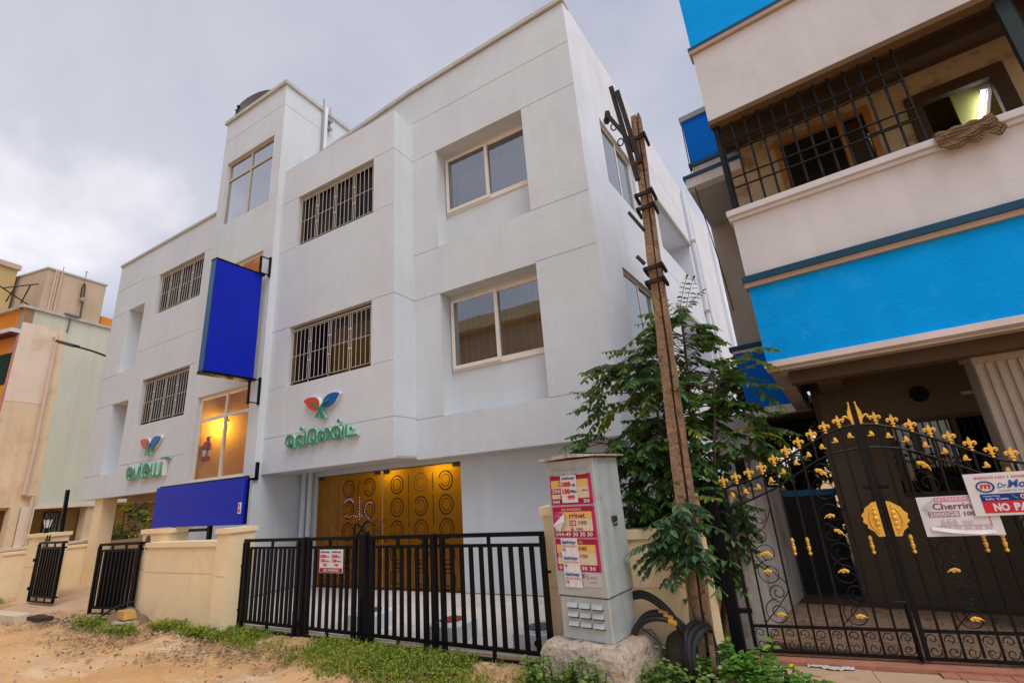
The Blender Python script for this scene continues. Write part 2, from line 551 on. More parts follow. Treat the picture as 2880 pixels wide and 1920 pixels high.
# ------------------------------------------------------------------ the white hotel
hotel = thing('hotel_building', 'white three storey building with projecting bays, stair tower and barred windows', 'building', (-10, 6.5, 0))
G = 0.016
def groove(x0, x1, z, d=0.012):
    return (x0, x1, z-G/2, z+G/2, d)
# left wing
F = FR(0, 6.5, 0, 0)
rects = [groove(-18.5,-16.42,8.98), groove(-18.5,-17.42,8.05), groove(-18.5,-17.42,5.94), groove(-18.5,-17.42,5.0),
         groove(-16.42,-13.05,6.43,.007), groove(-18.5,-17.4,2.92), groove(-16.3,-13.0,3.10), groove(-13.3,-13.05,5.47), groove(-13.28,-12.95,8.84), groove(-16.42,-15.75,8.84,.006),
         (-17.42,-16.42,5.97,8.08,.42), (-17.42,-16.42,2.92,5.0,.42),
         (-15.76,-13.29,7.48,8.84,.16,True), (-15.76,-13.29,4.12,5.47,.16,True)]
P('wall', relief(-18.5,-12.5,2.27,9.92,rects,.25), WHITE, hotel, F)
P('coping', MB().box(-18.54,-12.58,6.46,6.78,9.92,10.0), COPE, hotel)
P('wall', MB().box(-18.5,-18.26,6.75,9.2,2.27,9.92).box(-18.26,-12.6,9.0,9.2,2.27,9.85), WHITE, hotel)
# narrow window inside the lower niche
P('window', MB().box(-16.455,-16.421,6.6,6.9,3.6,4.75), surf('dark_frame', (.05,.045,.06), .4), hotel)
# middle bay
rects = [groove(-9.85,-6.05,3.11), groove(-9.85,-9.22,5.57), groove(-6.66,-6.05,5.57), groove(-6.66,-6.05,4.19,.006), groove(-9.85,-9.22,4.19,.005),
         groove(-9.85,-9.22,9.03), groove(-6.66,-6.05,9.03), groove(-9.85,-9.22,7.63,.006), groove(-6.66,-6.05,7.63,.005),
         (-9.22,-6.66,4.17,5.57,.16,True), (-9.22,-6.66,7.62,9.03,.16,True)]
P('wall', relief(-9.85,-6.05,2.36,10.05,rects), WHITE, hotel, F)
P('wall', relief(0,.62,2.36,10.05,[groove(0,.62,3.11),groove(0,.62,5.57),groove(0,.62,9.03)]), WHITE, hotel, FR(-6.05,6.5,0,90))
P('roof', MB().box(-9.85,-6.05,6.5,7.14,10.05,10.06), COPE, hotel)
# right block, recessed behind the bay
F2 = FR(0, 7.12, 0, 0)
rects = [groove(-6.05,-2.03,10.12), groove(-6.05,-5.39,9.05), groove(-3.2,-2.03,9.05), groove(-6.05,-5.39,6.62), groove(-3.2,-2.03,6.66),
         groove(-6.05,-5.39,5.57), groove(-3.2,-2.03,5.59), groove(-6.05,-5.39,3.08), groove(-3.2,-2.03,3.08),
         (-5.39,-3.2,6.64,9.05,.35), (-5.39,-3.2,3.08,5.57,.35),
         (-5.37,-3.22,7.52,8.96,.35,True), (-5.37,-3.22,3.96,5.49,.35,True)]
P('wall', relief(-6.05,-2.03,2.33,10.9,rects), WHITE, hotel, F2)
m = MB()
for x0, x1, a0, a1 in ((-9.85,-6.05,10.62,11.02),(-6.05,-2.03,11.02,11.16)):
    b = 10.06 if x0 < -7 else 10.9
    m.hexa([(x0,7.12,b),(x1,7.12,b),(x1,7.36,b),(x0,7.36,b),(x0,7.12,a0),(x1,7.12,a1),(x1,7.36,a1),(x0,7.36,a0)])
P('parapet', m, WHITE, hotel)
m = MB()
for x0, x1, a0, a1 in ((-9.85,-6.05,10.64,11.04),(-6.05,-2.0,11.04,11.18)):
    m.hexa([(x0,7.06,a0),(x1,7.06,a1),(x1,7.4,a1),(x0,7.4,a0),(x0,7.06,a0+.10),(x1,7.06,a1+.10),(x1,7.4,a1+.1),(x0,7.4,a0+.1)])
P('coping', m, COPE, hotel)
# right side wall
A = 84.64
FS = FR(-2.03, 7.12, 0, A)
rects = [(1.15,3.02,7.46,9.05,.12,True), (1.13,3.0,3.95,5.55,.12,True), (4.6,8.06,7.38,8.86,.9), (4.85,8.2,4.1,5.83,.9),
         groove(4.5,8.2,10.0,.008), groove(3.1,8.2,6.7,.006)]
P('wall', relief(0,12.5,0,11.24,rects), WHITE2, hotel, FS)
P('wall', MB().box(12.5,12.7,-.1,9.5,0,11.24), WHITE2, hotel, FS)
P('lintel', MB().box(4.55,8.1,-.07,.05,8.80,8.9), COPE, hotel, FS)
P('lintel', MB().box(4.8,8.25,-.07,.05,5.78,5.87), COPE, hotel, FS)
P('downpipe', MB().tube([(8.42,-.09,1.2),(8.42,-.09,11.1)],.065,10), WHITE2, hotel, FS, smooth=True)
P('downpipe', MB().tube([(9.25,-.07,1.2),(9.2,-.07,6.2),(9.0,-.07,6.5),(9.0,-.07,10.9)],.05,8), WHITE2, hotel, FS, smooth=True)
for s, z in ((8.42,9.1),(8.42,6.6),(8.42,4.4)):
    P('pipe_bracket', MB().box(s-.1,s+.1,-.17,0,z-.03,z+.03), COPE, hotel, FS)
# soffits, roofs, rear so that the inside is dark
P('soffit', MB().box(-9.85,-6.05,6.55,7.54,2.36,2.40), WHITE, hotel)
P('soffit', MB().box(-6.05,-2.03,7.15,7.54,2.33,2.40), WHITE, hotel)
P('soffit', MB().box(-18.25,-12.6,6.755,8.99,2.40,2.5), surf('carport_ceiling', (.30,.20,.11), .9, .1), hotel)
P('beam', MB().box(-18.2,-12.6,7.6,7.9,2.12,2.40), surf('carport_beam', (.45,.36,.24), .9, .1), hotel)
P('roof', MB().box(-18.25,-12.6,6.755,9.2,9.855,9.9), COPE, hotel)
P('roof', MB().hexa([(-9.85,7.37,10.7),(-2.2,7.37,10.7),(-1.1,19,10.7),(-9.85,19,10.7),(-9.85,7.37,10.75),(-2.2,7.37,10.75),(-1.1,19,10.75),(-9.85,19,10.75)]), COPE, hotel)
P('rear_wall', MB().box(-9.85,-1.0,19,19.2,0,10.7).box(-9.95,-9.85,9.51,19.2,0,10.7), WHITE2, hotel)
# stair tower
FT = FR(0, 6.33, 0, 0)
rects = [groove(-12.6,-9.85,12.15), (-12.35,-10.22,2.36,4.40,.13,True), (-12.35,-10.22,5.75,7.80,.13,True), (-12.33,-10.20,9.22,11.30,.13,True)]
P('stair_tower', relief(-12.6,-9.85,0,12.82,rects), WHITE, hotel, FT)
rects = [groove(0,1.15,12.15), groove(1.45,3.2,12.15,.008)]
P('stair_tower', relief(0,3.2,2.36,12.82,rects), WHITE, hotel, FR(-9.85,6.33,0,90))
P('wall', relief(0,1.22,0,2.36,[]), WHITE, hotel, FR(-9.85,6.33,0,90))
P('stair_tower', MB().box(-12.6,-12.5,6.43,9.5,0,12.82), WHITE, hotel)
P('stair_tower', MB().box(-12.6,-9.86,9.4,9.5,0,12.82), WHITE, hotel)
P('coping', MB().box(-12.66,-9.79,6.27,6.5,12.82,12.93).box(-10.02,-9.79,6.501,9.55,12.82,12.93).box(-12.66,-12.43,6.501,9.55,12.82,12.93), COPE, hotel)
P('roof', MB().box(-12.5,-9.9,6.5,9.5,12.6,12.7), COPE, hotel)
m = MB().tube([(-9.8,7.62,10.5),(-9.8,7.62,13.0)],.06,10)
P('downpipe', m, WHITE2, hotel, smooth=True)
P('downpipe', MB().tube([(-9.8,7.52,10.9),(-9.8,7.52,13.25)],.022,8), surf('grey_pipe',(.30,.30,.32),.5), hotel, smooth=True)
P('downpipe', MB().tube([(-9.8,7.76,12.4),(-9.8,7.76,13.12)],.02,8), MATS['grey_pipe'], hotel, smooth=True)
for z in (12.58, 12.30):
    P('pipe_outlet', MB().tube([(-9.86,7.74,z),(-9.70,7.74,z-.03)],.055,10), MATS['grey_pipe'], hotel, smooth=True)
# interior floors + walls behind the tower windows
AMB = surf('amber_interior', (0.62, 0.37, 0.04), .7, .15, 1.2, 20, .03, stain=(.45,.2,.05), stain_amt=.4)
def room(parent, F, x0, x1, d0, d1, z0, z1, mat):
    m = MB()
    m.quad((x0,d1,z0),(x1,d1,z0),(x1,d1,z1),(x0,d1,z1))
    m.quad((x0,d0,z0),(x0,d1,z0),(x0,d1,z1),(x0,d0,z1)); m.quad((x1,d0,z0),(x1,d1,z0),(x1,d1,z1),(x1,d0,z1))
    m.quad((x0,d0,z0),(x1,d0,z0),(x1,d1,z0),(x0,d1,z0)); m.quad((x0,d0,z1),(x1,d0,z1),(x1,d1,z1),(x0,d1,z1))
    return P('interior_wall', m, mat, parent, F)
def framed_window(F, x0, x1, z0, z1, d, vs, hs, fw=.06, pane=GLASS, fd=.05, mat=UPVC):
    """aluminium window: frame mesh with the panes as sub-parts; vs = mullion x, hs = transom z"""
    m = MB()
    m.box(x0,x1,d,d+fd,z0,z0+fw); m.box(x0,x1,d,d+fd,z1-fw,z1)
    m.box(x0,x0+fw,d,d+fd,z0+fw,z1-fw); m.box(x1-fw,x1,d,d+fd,z0+fw,z1-fw)
    xs = [x0+fw]+[c for v in vs for c in (v-fw/2, v+fw/2)]+[x1-fw]
    zz = [z0+fw]+[c for v in hs for c in (v-fw/2, v+fw/2)]+[z1-fw]
    for v in vs: m.box(v-fw/2,v+fw/2,d-.008,d+fd,z0+fw,z1-fw)
    for v in hs:
        for i in range(0, len(xs), 2): m.box(xs[i],xs[i+1],d-.004,d+fd,v-fw/2,v+fw/2)
    wdw = P('window', m, mat, hotel, F)
    for i in range(0, len(xs), 2):
        for j in range(0, len(zz), 2):
            P('pane', MB().box(xs[i]-.005,xs[i+1]+.005,d+.02,d+.026,zz[j]-.005,zz[j+1]+.005), pane, wdw, F)
    return wdw
GL_STAIR = glass('stair_glass', (0.95, 0.92, 0.86), 0.02, .02, .35)
GL_SKY = glass('sky_glass', (0.35, 0.42, 0.48), 0.48)
room(hotel, FT, -12.42,-10.12,.14,2.2,2.2,4.9, AMB)
room(hotel, FT, -12.42,-10.12,.14,2.2,5.6,8.2, AMB)
room(hotel, FT, -12.42,-10.12,.14,2.2,9.0,11.6, surf('grey_interior', (.32,.33,.36), .8))
framed_window(FT, -12.35,-10.22,2.36,4.40,.07,[-11.22],[3.82],.07,GL_STAIR)
framed_window(FT, -12.35,-10.22,5.75,7.80,.07,[-11.22],[7.22],.07,GL_STAIR)
framed_window(FT, -12.33,-10.20,9.22,11.30,.07,[-11.25],[10.72],.06,GL_SKY, mat=surf('tower_frame', (.50,.46,.36), .5))
def grille_window(F, x0, x1, z0, z1, n_panels=4, bars=5, dark=DARKROOM, seed=0):
    m = MB(); fw = .05; d = .12
    m.box(x0,x1,d,d+.04,z0,z0+fw); m.box(x0,x1,d,d+.04,z1-fw,z1); m.box(x0,x0+fw,d,d+.04,z0+fw,z1-fw); m.box(x1-fw,x1,d,d+.04,z0+fw,z1-fw)
    wdw = P('window', m, surf('brown_window_frame', (.14,.10,.06), .5), hotel, F)
    P('pane', MB().box(x0+.01,x1-.01,d+.05,d+.056,z0+.01,z1-.01), glass('dim_glass', (.75,.70,.60), .015, .05, .2), wdw, F)
    g = MB(); t = .0075; y0, y1 = .055, .061
    def bar(a0, a1, b0, b1): g.box(a0,a1,y0,y1,b0,b1)
    bar(x0+.02,x1-.02,z0+.01,z0+.025); bar(x0+.02,x1-.02,z1-.10,z1-.085)
    pw = (x1-x0-.06)/n_panels
    for k in range(n_panels):
        a = x0+.03+k*pw+.05; b = x0+.03+(k+1)*pw-.05; zb, zt = z0+.09, z1-.13
        for zz in (zb, zt, (zb+zt)/2): bar(a, b, zz-t/2, zz+t/2)
        for i in range(bars):
            x = a+(b-a)*i/(bars-1); g.box(x-t/2,x+t/2,y0-.002,y0+.005,zb,zt)
        if k < n_panels:
            for zz in (zb+.36*(zt-zb), zb+.72*(zt-zb)): bar(b, b+.10 if k < n_panels-1 else b+.05, zz-.011, zz+.011)
            bar(b+.045, b+.055, z0+.02, z1-.09)
    P('grille', g, GRILLE, wdw, F)
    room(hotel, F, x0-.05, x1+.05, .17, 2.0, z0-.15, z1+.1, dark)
    return wdw
OLIVE = surf('olive_curtain', (0.26, 0.20, 0.085), .9, .15, 1.5, 20, .1)
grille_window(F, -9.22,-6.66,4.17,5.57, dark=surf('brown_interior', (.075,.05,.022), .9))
grille_window(F, -9.22,-6.66,7.62,9.03, dark=DARKROOM)
grille_window(F, -15.76,-13.29,4.12,5.47)
grille_window(F, -15.76,-13.29,7.48,8.84)
P('curtain', MB().box(-8.3,-6.72,6.95,6.99,4.2,5.4), OLIVE, hotel)
P('curtain', MB().box(-7.1,-6.72,7.05,7.09,7.65,8.6), OLIVE, hotel)
P('curtain', MB().box(-8.9,-8.55,6.9,6.94,7.65,8.5), surf('brown_cloth', (.14,.07,.03), .9), hotel)
# sliding windows of the right block
def slider(F, x0, x1, z0, z1, d):
    fw = .075; xm = (x0+x1)/2+.02
    m = MB()
    m.box(x0,x1,d,d+.07,z0,z0+.05); m.box(x0,x1,d,d+.07,z1-.05,z1); m.box(x0,x0+.05,d,d+.07,z0+.05,z1-.05); m.box(x1-.05,x1,d,d+.07,z0+.05,z1-.05)
    wdw = P('window', m, UPVC, hotel, F, bevel=.006)
    for a, b, y in ((x0+.02, xm+.04, d-.03), (xm-.04, x1-.02, d+.012)):
        s = MB()
        s.box(a,b,y,y+.035,z0+.04,z0+.04+fw); s.box(a,b,y,y+.035,z1-.04-fw*.6,z1-.04); s.box(a,a+fw,y,y+.035,z0+.04+fw,z1-.04-fw*.6); s.box(b-fw,b,y,y+.035,z0+.04+fw,z1-.04-fw*.6)
        P('sash', s, UPVC, wdw, F, bevel=.004)
        P('pane', MB().box(a+fw-.005,b-fw+.005,y+.014,y+.02,z0+.04+fw-.005,z1-.04-fw*.6+.005), GL_R, wdw, F)
    g = MB()
    n = 14
    for i in range(n):
        x = x0+.1+(x1-x0-.2)*i/(n-1); g.box(x-.006,x+.006,d+.13,d+.142,z0+.05,z1-.05)
    for i in range(0, n-1, 2):
        xa = x0+.1+(x1-x0-.2)*i/(n-1); xb = x0+.1+(x1-x0-.2)*(i+1)/(n-1); z = z0+.15+(z1-z0-.4)*((i*5) % 7)/6
        g.box(xa,xb,d+.128,d+.14,z,z+.014)
    P('grille', g, GRILLE, wdw, F)
    room(hotel, F, x0-.04, x1+.04, d+.09, d+1.6, z0-.06, z1+.06, surf('dim_interior', (.055,.045,.03), .9, .2))
    return wdw
GL_R = glass('mirror_glass', (0.55, 0.58, 0.55), 0.27)
slider(F2, -5.37,-3.22,7.52,8.96,.32)
P('curtain', MB().box(-5.2,-3.27,7.66,7.67,7.56,8.62), surf('pale_curtain',(.42,.47,.46),.9,.15,2.5,30,.3,.02), hotel)
P('curtain', MB().box(-5.2,-3.27,7.66,7.67,4.14,5.0), surf('tan_reflection',(.26,.21,.14),.9,.15,2.5,30,.3,.02), hotel)  # tan sheet behind the lower panes: a reflection put into its colour
slider(F2, -5.37,-3.22,3.96,5.49,.32)
# side windows
def side_window(z0, z1, s0, s1):
    fw = .06; m = MB(); sm = (s0+s1)/2
    for a, b in ((s0, sm+.03), (sm-.03, s1)):
        y = .06 if a == s0 else .085
        m.box(a,b,y,y+.03,z0,z0+fw); m.box(a,b,y,y+.03,z1-fw,z1); m.box(a,a+fw,y,y+.03,z0+fw,z1-fw); m.box(b-fw,b,y,y+.03,z0+fw,z1-fw)
    wdw = P('window', m, UPVC, hotel, FS)
    P('pane', MB().box(s0+.05,sm-.03,.072,.078,z0+.05,z1-.05), GL_R, wdw, FS)
    P('pane', MB().box(sm+.03,s1-.05,.097,.103,z0+.05,z1-.05), GL_R, wdw, FS)
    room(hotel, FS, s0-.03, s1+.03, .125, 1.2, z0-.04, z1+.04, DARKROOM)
side_window(7.46,9.05,1.15,3.02)
side_window(3.95,5.55,1.13,3.0)
P('curtain', MB().box(1.2,1.95,.35,.38,4.55,5.5), surf('teal_curtain', (.02,.22,.36), .9, .2), hotel, FS)
# ground floor entrance
FD = FR(0, 7.55, 0, 0)
P('wall', relief(-9.85,-1.95,0,2.40,[(-9.34,-5.36,0,2.25,.1,True)],.1), WHITE, hotel, FD)
P('wall', MB().hexa([(-2.0,7.2,0),(-1.99,7.2,0),(-1.96,7.56,0),(-1.97,7.56,0),(-2.0,7.2,2.35),(-1.99,7.2,2.35),(-1.96,7.56,2.35),(-1.97,7.56,2.35)]), WHITE2, hotel)
P('downpipe', MB().tube([(-9.66,7.45,0),(-9.66,7.45,2.40)],.06,12), WHITE, hotel, smooth=True)
P('downpipe', MB().tube([(-9.45,7.45,0),(-9.45,7.45,2.40)],.055,12), WHITE, hotel, smooth=True)
def frosted():
    m, nt, b, o = new_mat('amber_frosted_glass')
    nt.nodes.remove(b)
    tl = nt.nodes.new('ShaderNodeBsdfTranslucent'); tl.inputs[0].default_value = (.78,.60,.12,1)
    df = nt.nodes.new('ShaderNodeBsdfDiffuse'); df.inputs[0].default_value = (.17,.12,.012,1)
    gl = nt.nodes.new('ShaderNodeBsdfGlossy'); gl.inputs['Roughness'].default_value = .09; gl.inputs[0].default_value = (.9,.8,.6,1)
    m1 = nt.nodes.new('ShaderNodeMixShader'); m1.inputs[0].default_value = .30
    lk(nt, tl.outputs[0], m1.inputs[1]); lk(nt, df.outputs[0], m1.inputs[2])
    fr = nt.nodes.new('ShaderNodeFresnel'); fr.inputs[0].default_value = 1.35
    m2 = nt.nodes.new('ShaderNodeMixShader')
    lk(nt, fr.outputs[0], m2.inputs[0]); lk(nt, m1.outputs[0], m2.inputs[1]); lk(nt, gl.outputs[0], m2.inputs[2])
    lk(nt, m2.outputs[0], o.inputs['Surface'])
    return m
FROST = frosted()
RING = surf('dark_bronze_film', (.035,.018,.005), .35, .3, 8)
RING2 = surf('pale_bronze_film', (.30,.20,.05), .3, .3, 8)
STEEL = surf('brushed_steel', (.12,.10,.08), .35, .1, 8, metal=.8)
door_parts = []
for x0, x1 in ((-9.34,-7.38),(-7.36,-5.36)):
    dr = P('glass_door', MB().box(x0+.005,x1-.005,.03,.042,.02,2.235), FROST, hotel, FD)
    door_parts.append(dr)
    c = (x0+x1)/2; w3 = (x1-x0)/3
    for i in (-1, 0, 1):
        for k, z in enumerate((1.93,1.49,1.06,.62,.2)):
            mt = RING2 if (i == -1 and x0 < -9 and k < 3) or (i == 0 and x0 > -9 and k == 0) else RING
            cx = c+i*.615
            g = MB()
            for r, wd, a0, a1 in ((.165,.026,0,360),(.105,.016,0,360)):
                if (i+k) % 3 == 1: a0, a1 = 200, 520
                pts = [(cx+r*math.cos(R(t)), z+r*1.06*math.sin(R(t))) for t in np.linspace(a0, a1, 25)]
                g.ribbon(pts, wd, .0265, .0295)
            P('ring', g, mt, dr, FD)
    for i in (-.5, .5):
        g = MB()
        for za, zb in ((1.75,2.1),(1.1,1.7),(.4,1.0)): g.box(c+i*.615-.009,c+i*.615+.009,.0265,.0295,za,zb)
        P('divider_line', g, RING, dr, FD)
    P('patch_fitting', MB().box(x0+.02,x0+.2,.012,.06,2.17,2.245).box(x1-.2,x1-.02,.012,.06,2.17,2.245), STEEL, dr, FD)
    s = 1 if x0 < -9 else -1
    hx = -7.37-s*.10
    P('handle', MB().tube(catmull([(hx,.02,1.28),(hx-.07,-.05,1.22),(hx+.06*s,-.06,1.12),(hx-.06,-.06,1.0),(hx+.03,-.05,.92),(hx,.02,.86)],5),.014,8), STEEL, dr, FD, smooth=True)
P('door_frame', MB().box(-9.34,-5.36,.0,.06,2.235,2.25), STEEL, hotel, FD)
room(hotel, FD, -9.9,-4.8,.11,3.2,0,2.5, surf('lobby_wall', (.62,.42,.17), .6, .1))
def lamp(name, label, cat, loc, energy, col, r=.05):
    t = thing(name, label, cat, (loc[0], loc[1], loc[2]))
    P('lamp_shade', MB().lathe([(.02,.06),(.05,.05),(.075,0),(.07,-.01)],12,loc), STEEL, t, smooth=True)
    P('bulb', MB().ball((loc[0],loc[1],loc[2]-.02),.035,10,8), emit('warm_bulb',(1,.62,.2),25), t, smooth=True)
    l = bpy.data.lights.new('lamp_light', 'POINT'); l.energy = energy; l.color = col; l.shadow_soft_size = r
    o = bpy.data.objects.new('lamp_light', l); COL.objects.link(o); o.parent = t
    o.matrix_local = WM[t].inverted() @ T(loc[0], loc[1], loc[2]-.09)
WARM = (1.0, 0.66, 0.26)
lamp('ceiling_lamp', 'warm lit downlight glowing behind the right hand end of the frosted doors', 'lamp', (-5.85,7.80,2.40), 34, WARM)
lamp('ceiling_lamp', 'warm lit downlight glowing behind the middle of the frosted doors', 'lamp', (-7.15,7.80,2.40), 21, WARM)
lamp('ceiling_lamp', 'dim warm downlight deep in the lobby behind the left frosted door', 'lamp', (-8.3,9.2,2.40), 14, WARM)
lamp('stair_lamp', 'warm lit lamp on the stair wall behind the lower tower window', 'lamp', (-12.20,7.0,3.85), 24, (1.0,.70,.22))
lamp('stair_lamp', 'warm lit lamp high on the stair landing behind the big blue sign box', 'lamp', (-11.0,7.3,7.9), 16, (1,.62,.35))
# small blue and pink dots glowing on the left door
t = thing('glow_dots', 'small glowing blue and pink dots on the left frosted door', 'sign', (-8.05,7.5,1.35))
m = MB()
for k in range(9): m.ball((-8.02,7.572,1.30+.055*k),.006,6,4)
for k in range(10):
    a = R(60+k*22); m.ball((-7.72+.14*math.cos(a),7.572,1.47+.16*math.sin(a)),.006,6,4)
for k in range(8):
    a = R(20+k*20); m.ball((-8.33+.13*math.cos(a),7.572,1.62+.10*math.sin(a)),.006,6,4)
P('blue_dot', m, emit('blue_glow',(.35,.35,1),1.4), t)
m = MB()
for k in range(9): m.ball((-8.42+.062*k,7.553,1.37+.02*math.sin(k*2)),.007,6,4)
P('pink_dot', m, emit('pink_glow',(1,.12,.45),1.3), t)
# red fire extinguisher on the stair wall
t = thing('fire_extinguisher', 'red fire extinguisher hanging behind the lower tower window', 'fire extinguisher', (-12.32,6.66,2.86))
RED = surf('red_enamel', (.32,.015,.012), .3, .1, 8)
P('cylinder', MB().lathe([(.03,0),(.085,.02),(.09,.06),(.09,.40),(.07,.46),(.03,.50)],14,(-12.32,6.66,2.86)), RED, t, smooth=True)
P('label_band', MB().lathe([(.0915,.12),(.0915,.26)],14,(-12.32,6.66,2.86)), surf('paper_white',(.72,.70,.68),.7), t, smooth=True)
P('valve', MB().box(-12.34,-12.30,6.64,6.68,3.36,3.44).box(-12.34,-12.20,6.645,6.675,3.43,3.455), BLACK, t)
P('hose', MB().tube(catmull([(-12.29,6.65,3.40),(-12.19,6.63,3.35),(-12.19,6.60,3.10),(-12.22,6.6,2.95)],5),.013,6), BLACK, t, smooth=True)
# carport column
P('column', MB().box(-17.68,-17.2,6.6,6.95,0,2.41), CREAM, hotel)
P('column', MB().box(-13.3,-12.9,8.6,8.9,0,2.399), CREAM, hotel)
# ------------------------------------------------------------------ blue sign boards
BLUE = surf('royal_blue_vinyl', (0.003, 0.016, 0.42), 0.45, 0.10, 1.2, 30, 0.03, spec=.2)
TEAL = surf('teal_edge_vinyl', (0.004, 0.09, 0.24), 0.35, 0.1, 2, 30, 0.03)
t = thing('sign_box', 'tall blank blue sign box projecting from the stair tower corner', 'sign', (-10.05, 5.7, 4.4))
P('panel', MB().box(-9.957,-9.95,5.14,6.2,4.46,6.98), BLUE, t)
P('panel', MB().box(-10.16,-10.153,5.14,6.2,4.46,6.98), BLUE, t)
P('side_strip', MB().box(-10.15,-9.96,5.125,5.135,4.46,6.98), TEAL, t)
P('edge_trim', MB().box(-9.975,-9.948,5.118,5.139,4.46,6.98), surf('blue_trim',(.004,.03,.22),.3), t)
P('frame', MB().box(-10.165,-9.945,5.12,6.26,6.982,7.02).box(-10.165,-9.945,5.12,6.26,4.40,4.458).box(-10.15,-9.96,6.18,6.2,4.46,6.98), BLACK, t)
for z0, z1 in ((6.95,7.42),(3.85,4.42)):
    P('bracket', MB().box(-9.90,-9.86,6.06,6.10,z0,z1), BLACK, t)
    P('bracket', MB().box(-9.88,-9.835,6.28,6.325,z0,z1+.05).box(-9.87,-9.84,6.1,6.28,z1-.02,z1).box(-9.87,-9.84,6.1,6.28,z0+.03,z0+.05), BLACK, t)
t = thing('hanger_bracket', 'small empty black bracket fixed below the tall blue sign box', 'bracket', (-9.83, 6.3, 2.25))
P('plate', MB().box(-9.85,-9.80,6.36,6.42,2.30,2.62), BLACK, t)
P('arm', MB().box(-9.85,-9.80,6.20,6.42,2.25,2.298), BLACK, t)
t = thing('signboard', 'wide blank blue signboard on black legs above the cream compound wall', 'sign', (-9.57, 5.1, 0))
m = MB().hexa([(-11.01,5.08,1.47),(-8.13,5.08,1.44),(-8.13,5.13,1.44),(-11.01,5.13,1.47),(-11.01,5.08,2.21),(-8.13,5.08,2.20),(-8.13,5.13,2.20),(-11.01,5.13,2.21)])
P('panel', m, BLUE, t)
P('frame', MB().box(-11.01,-8.13,5.131,5.16,2.17,2.235).box(-8.16,-8.10,5.131,5.16,1.44,2.17), BLACK, t)
for x in (-10.36, -9.18):
    P('leg', MB().box(x-.035,x+.035,5.14,5.2,0,2.16), BLACK, t)
P('brace', MB().box(-9.8,-9.22,5.135,5.19,1.36,1.41), BLACK, t)
P('sticker', MB().box(-8.24,-8.16,5.072,5.079,1.62,1.80), surf('sticker_white',(.7,.68,.68),.6), t)
P('sticker_print', MB().box(-8.225,-8.175,5.069,5.072,1.64,1.70).box(-8.225,-8.19,5.069,5.072,1.72,1.78), surf('print_red',(.62,.02,.02),.6), t)

# ------------------------------------------------------------------ leaf emblems and raised letters
GREEN = surf('emerald_acrylic', (0.008, 0.24, 0.105), 0.35, 0.15, 5, 40, 0.03, spec=.5)
PALEGREEN = surf('pale_acrylic_edge', (0.40, 0.62, 0.52), 0.4, 0.08, 5, 40, 0.02)
WHITEAC = surf('white_acrylic', (0.72, 0.72, 0.73), 0.4, .04)
REDL = surf('red_acrylic', (0.62, 0.055, 0.018), 0.35, .1)
BLUEL = surf('blue_acrylic', (0.003, 0.10, 0.36), 0.35, .1)
def emblem(label, red, blue, stems, y):
    a = np.array(red+blue); t = thing('leaf_emblem', label, 'emblem', (a[:,0].mean(), 6.48, a[:,1].min()))
    for nm, pts, mt in (('red_leaf', red, REDL), ('blue_leaf', blue, BLUEL)):
        q = catmull(pts, 4, True)
        P(nm, MB().prism(q, y, y+.03), mt, t)
        c = np.array(q).mean(0)
        P('leaf_backing', MB().prism([tuple(c+(np.array(p)-c)*1.07) for p in q], y+.031, 6.496), WHITEAC, t)
    for k, s in enumerate(stems):
        P('stem', MB().ribbon(catmull(s, 5), .045, y-.012-.004*k, y+.0-.004*k), GREEN, t)
        P('stem_backing', MB().ribbon(catmull(s[2:], 5), .05, y+.033+.003*k, 6.494), PALEGREEN, t)
emblem('larger emblem of a red leaf and a blue leaf above the curly green lettering',
  [(-8.46,3.73),(-8.32,3.78),(-8.16,3.77),(-8.05,3.72),(-8.01,3.63),(-8.02,3.54),(-8.06,3.49),(-8.16,3.5),(-8.24,3.53),(-8.33,3.6),(-8.39,3.66)],
  [(-7.44,3.75),(-7.57,3.78),(-7.73,3.76),(-7.85,3.69),(-7.89,3.61),(-7.88,3.55),(-7.85,3.51),(-7.75,3.5),(-7.64,3.54),(-7.54,3.6),(-7.48,3.68)],
  [[(-8.25,3.67),(-8.13,3.63),(-8.03,3.56),(-7.95,3.49),(-7.88,3.38),(-7.81,3.3)],[(-7.68,3.66),(-7.83,3.61),(-7.9,3.55),(-7.95,3.49),(-8.0,3.41),(-8.04,3.33)]], 6.40)
emblem('smaller emblem of a red leaf and a blue leaf left of the lower tower window',
  [(-15.1,3.63),(-15.03,3.68),(-14.86,3.68),(-14.72,3.63),(-14.67,3.55),(-14.71,3.46),(-14.74,3.41),(-14.84,3.41),(-14.98,3.5)],
  [(-14.12,3.65),(-14.34,3.69),(-14.49,3.63),(-14.57,3.54),(-14.62,3.47),(-14.54,3.4),(-14.41,3.38),(-14.31,3.44),(-14.19,3.53)],
  [[(-14.85,3.58),(-14.72,3.5),(-14.64,3.43),(-14.58,3.34),(-14.52,3.22)],[(-14.53,3.51),(-14.62,3.43),(-14.65,3.35),(-14.72,3.23)]], 6.40)
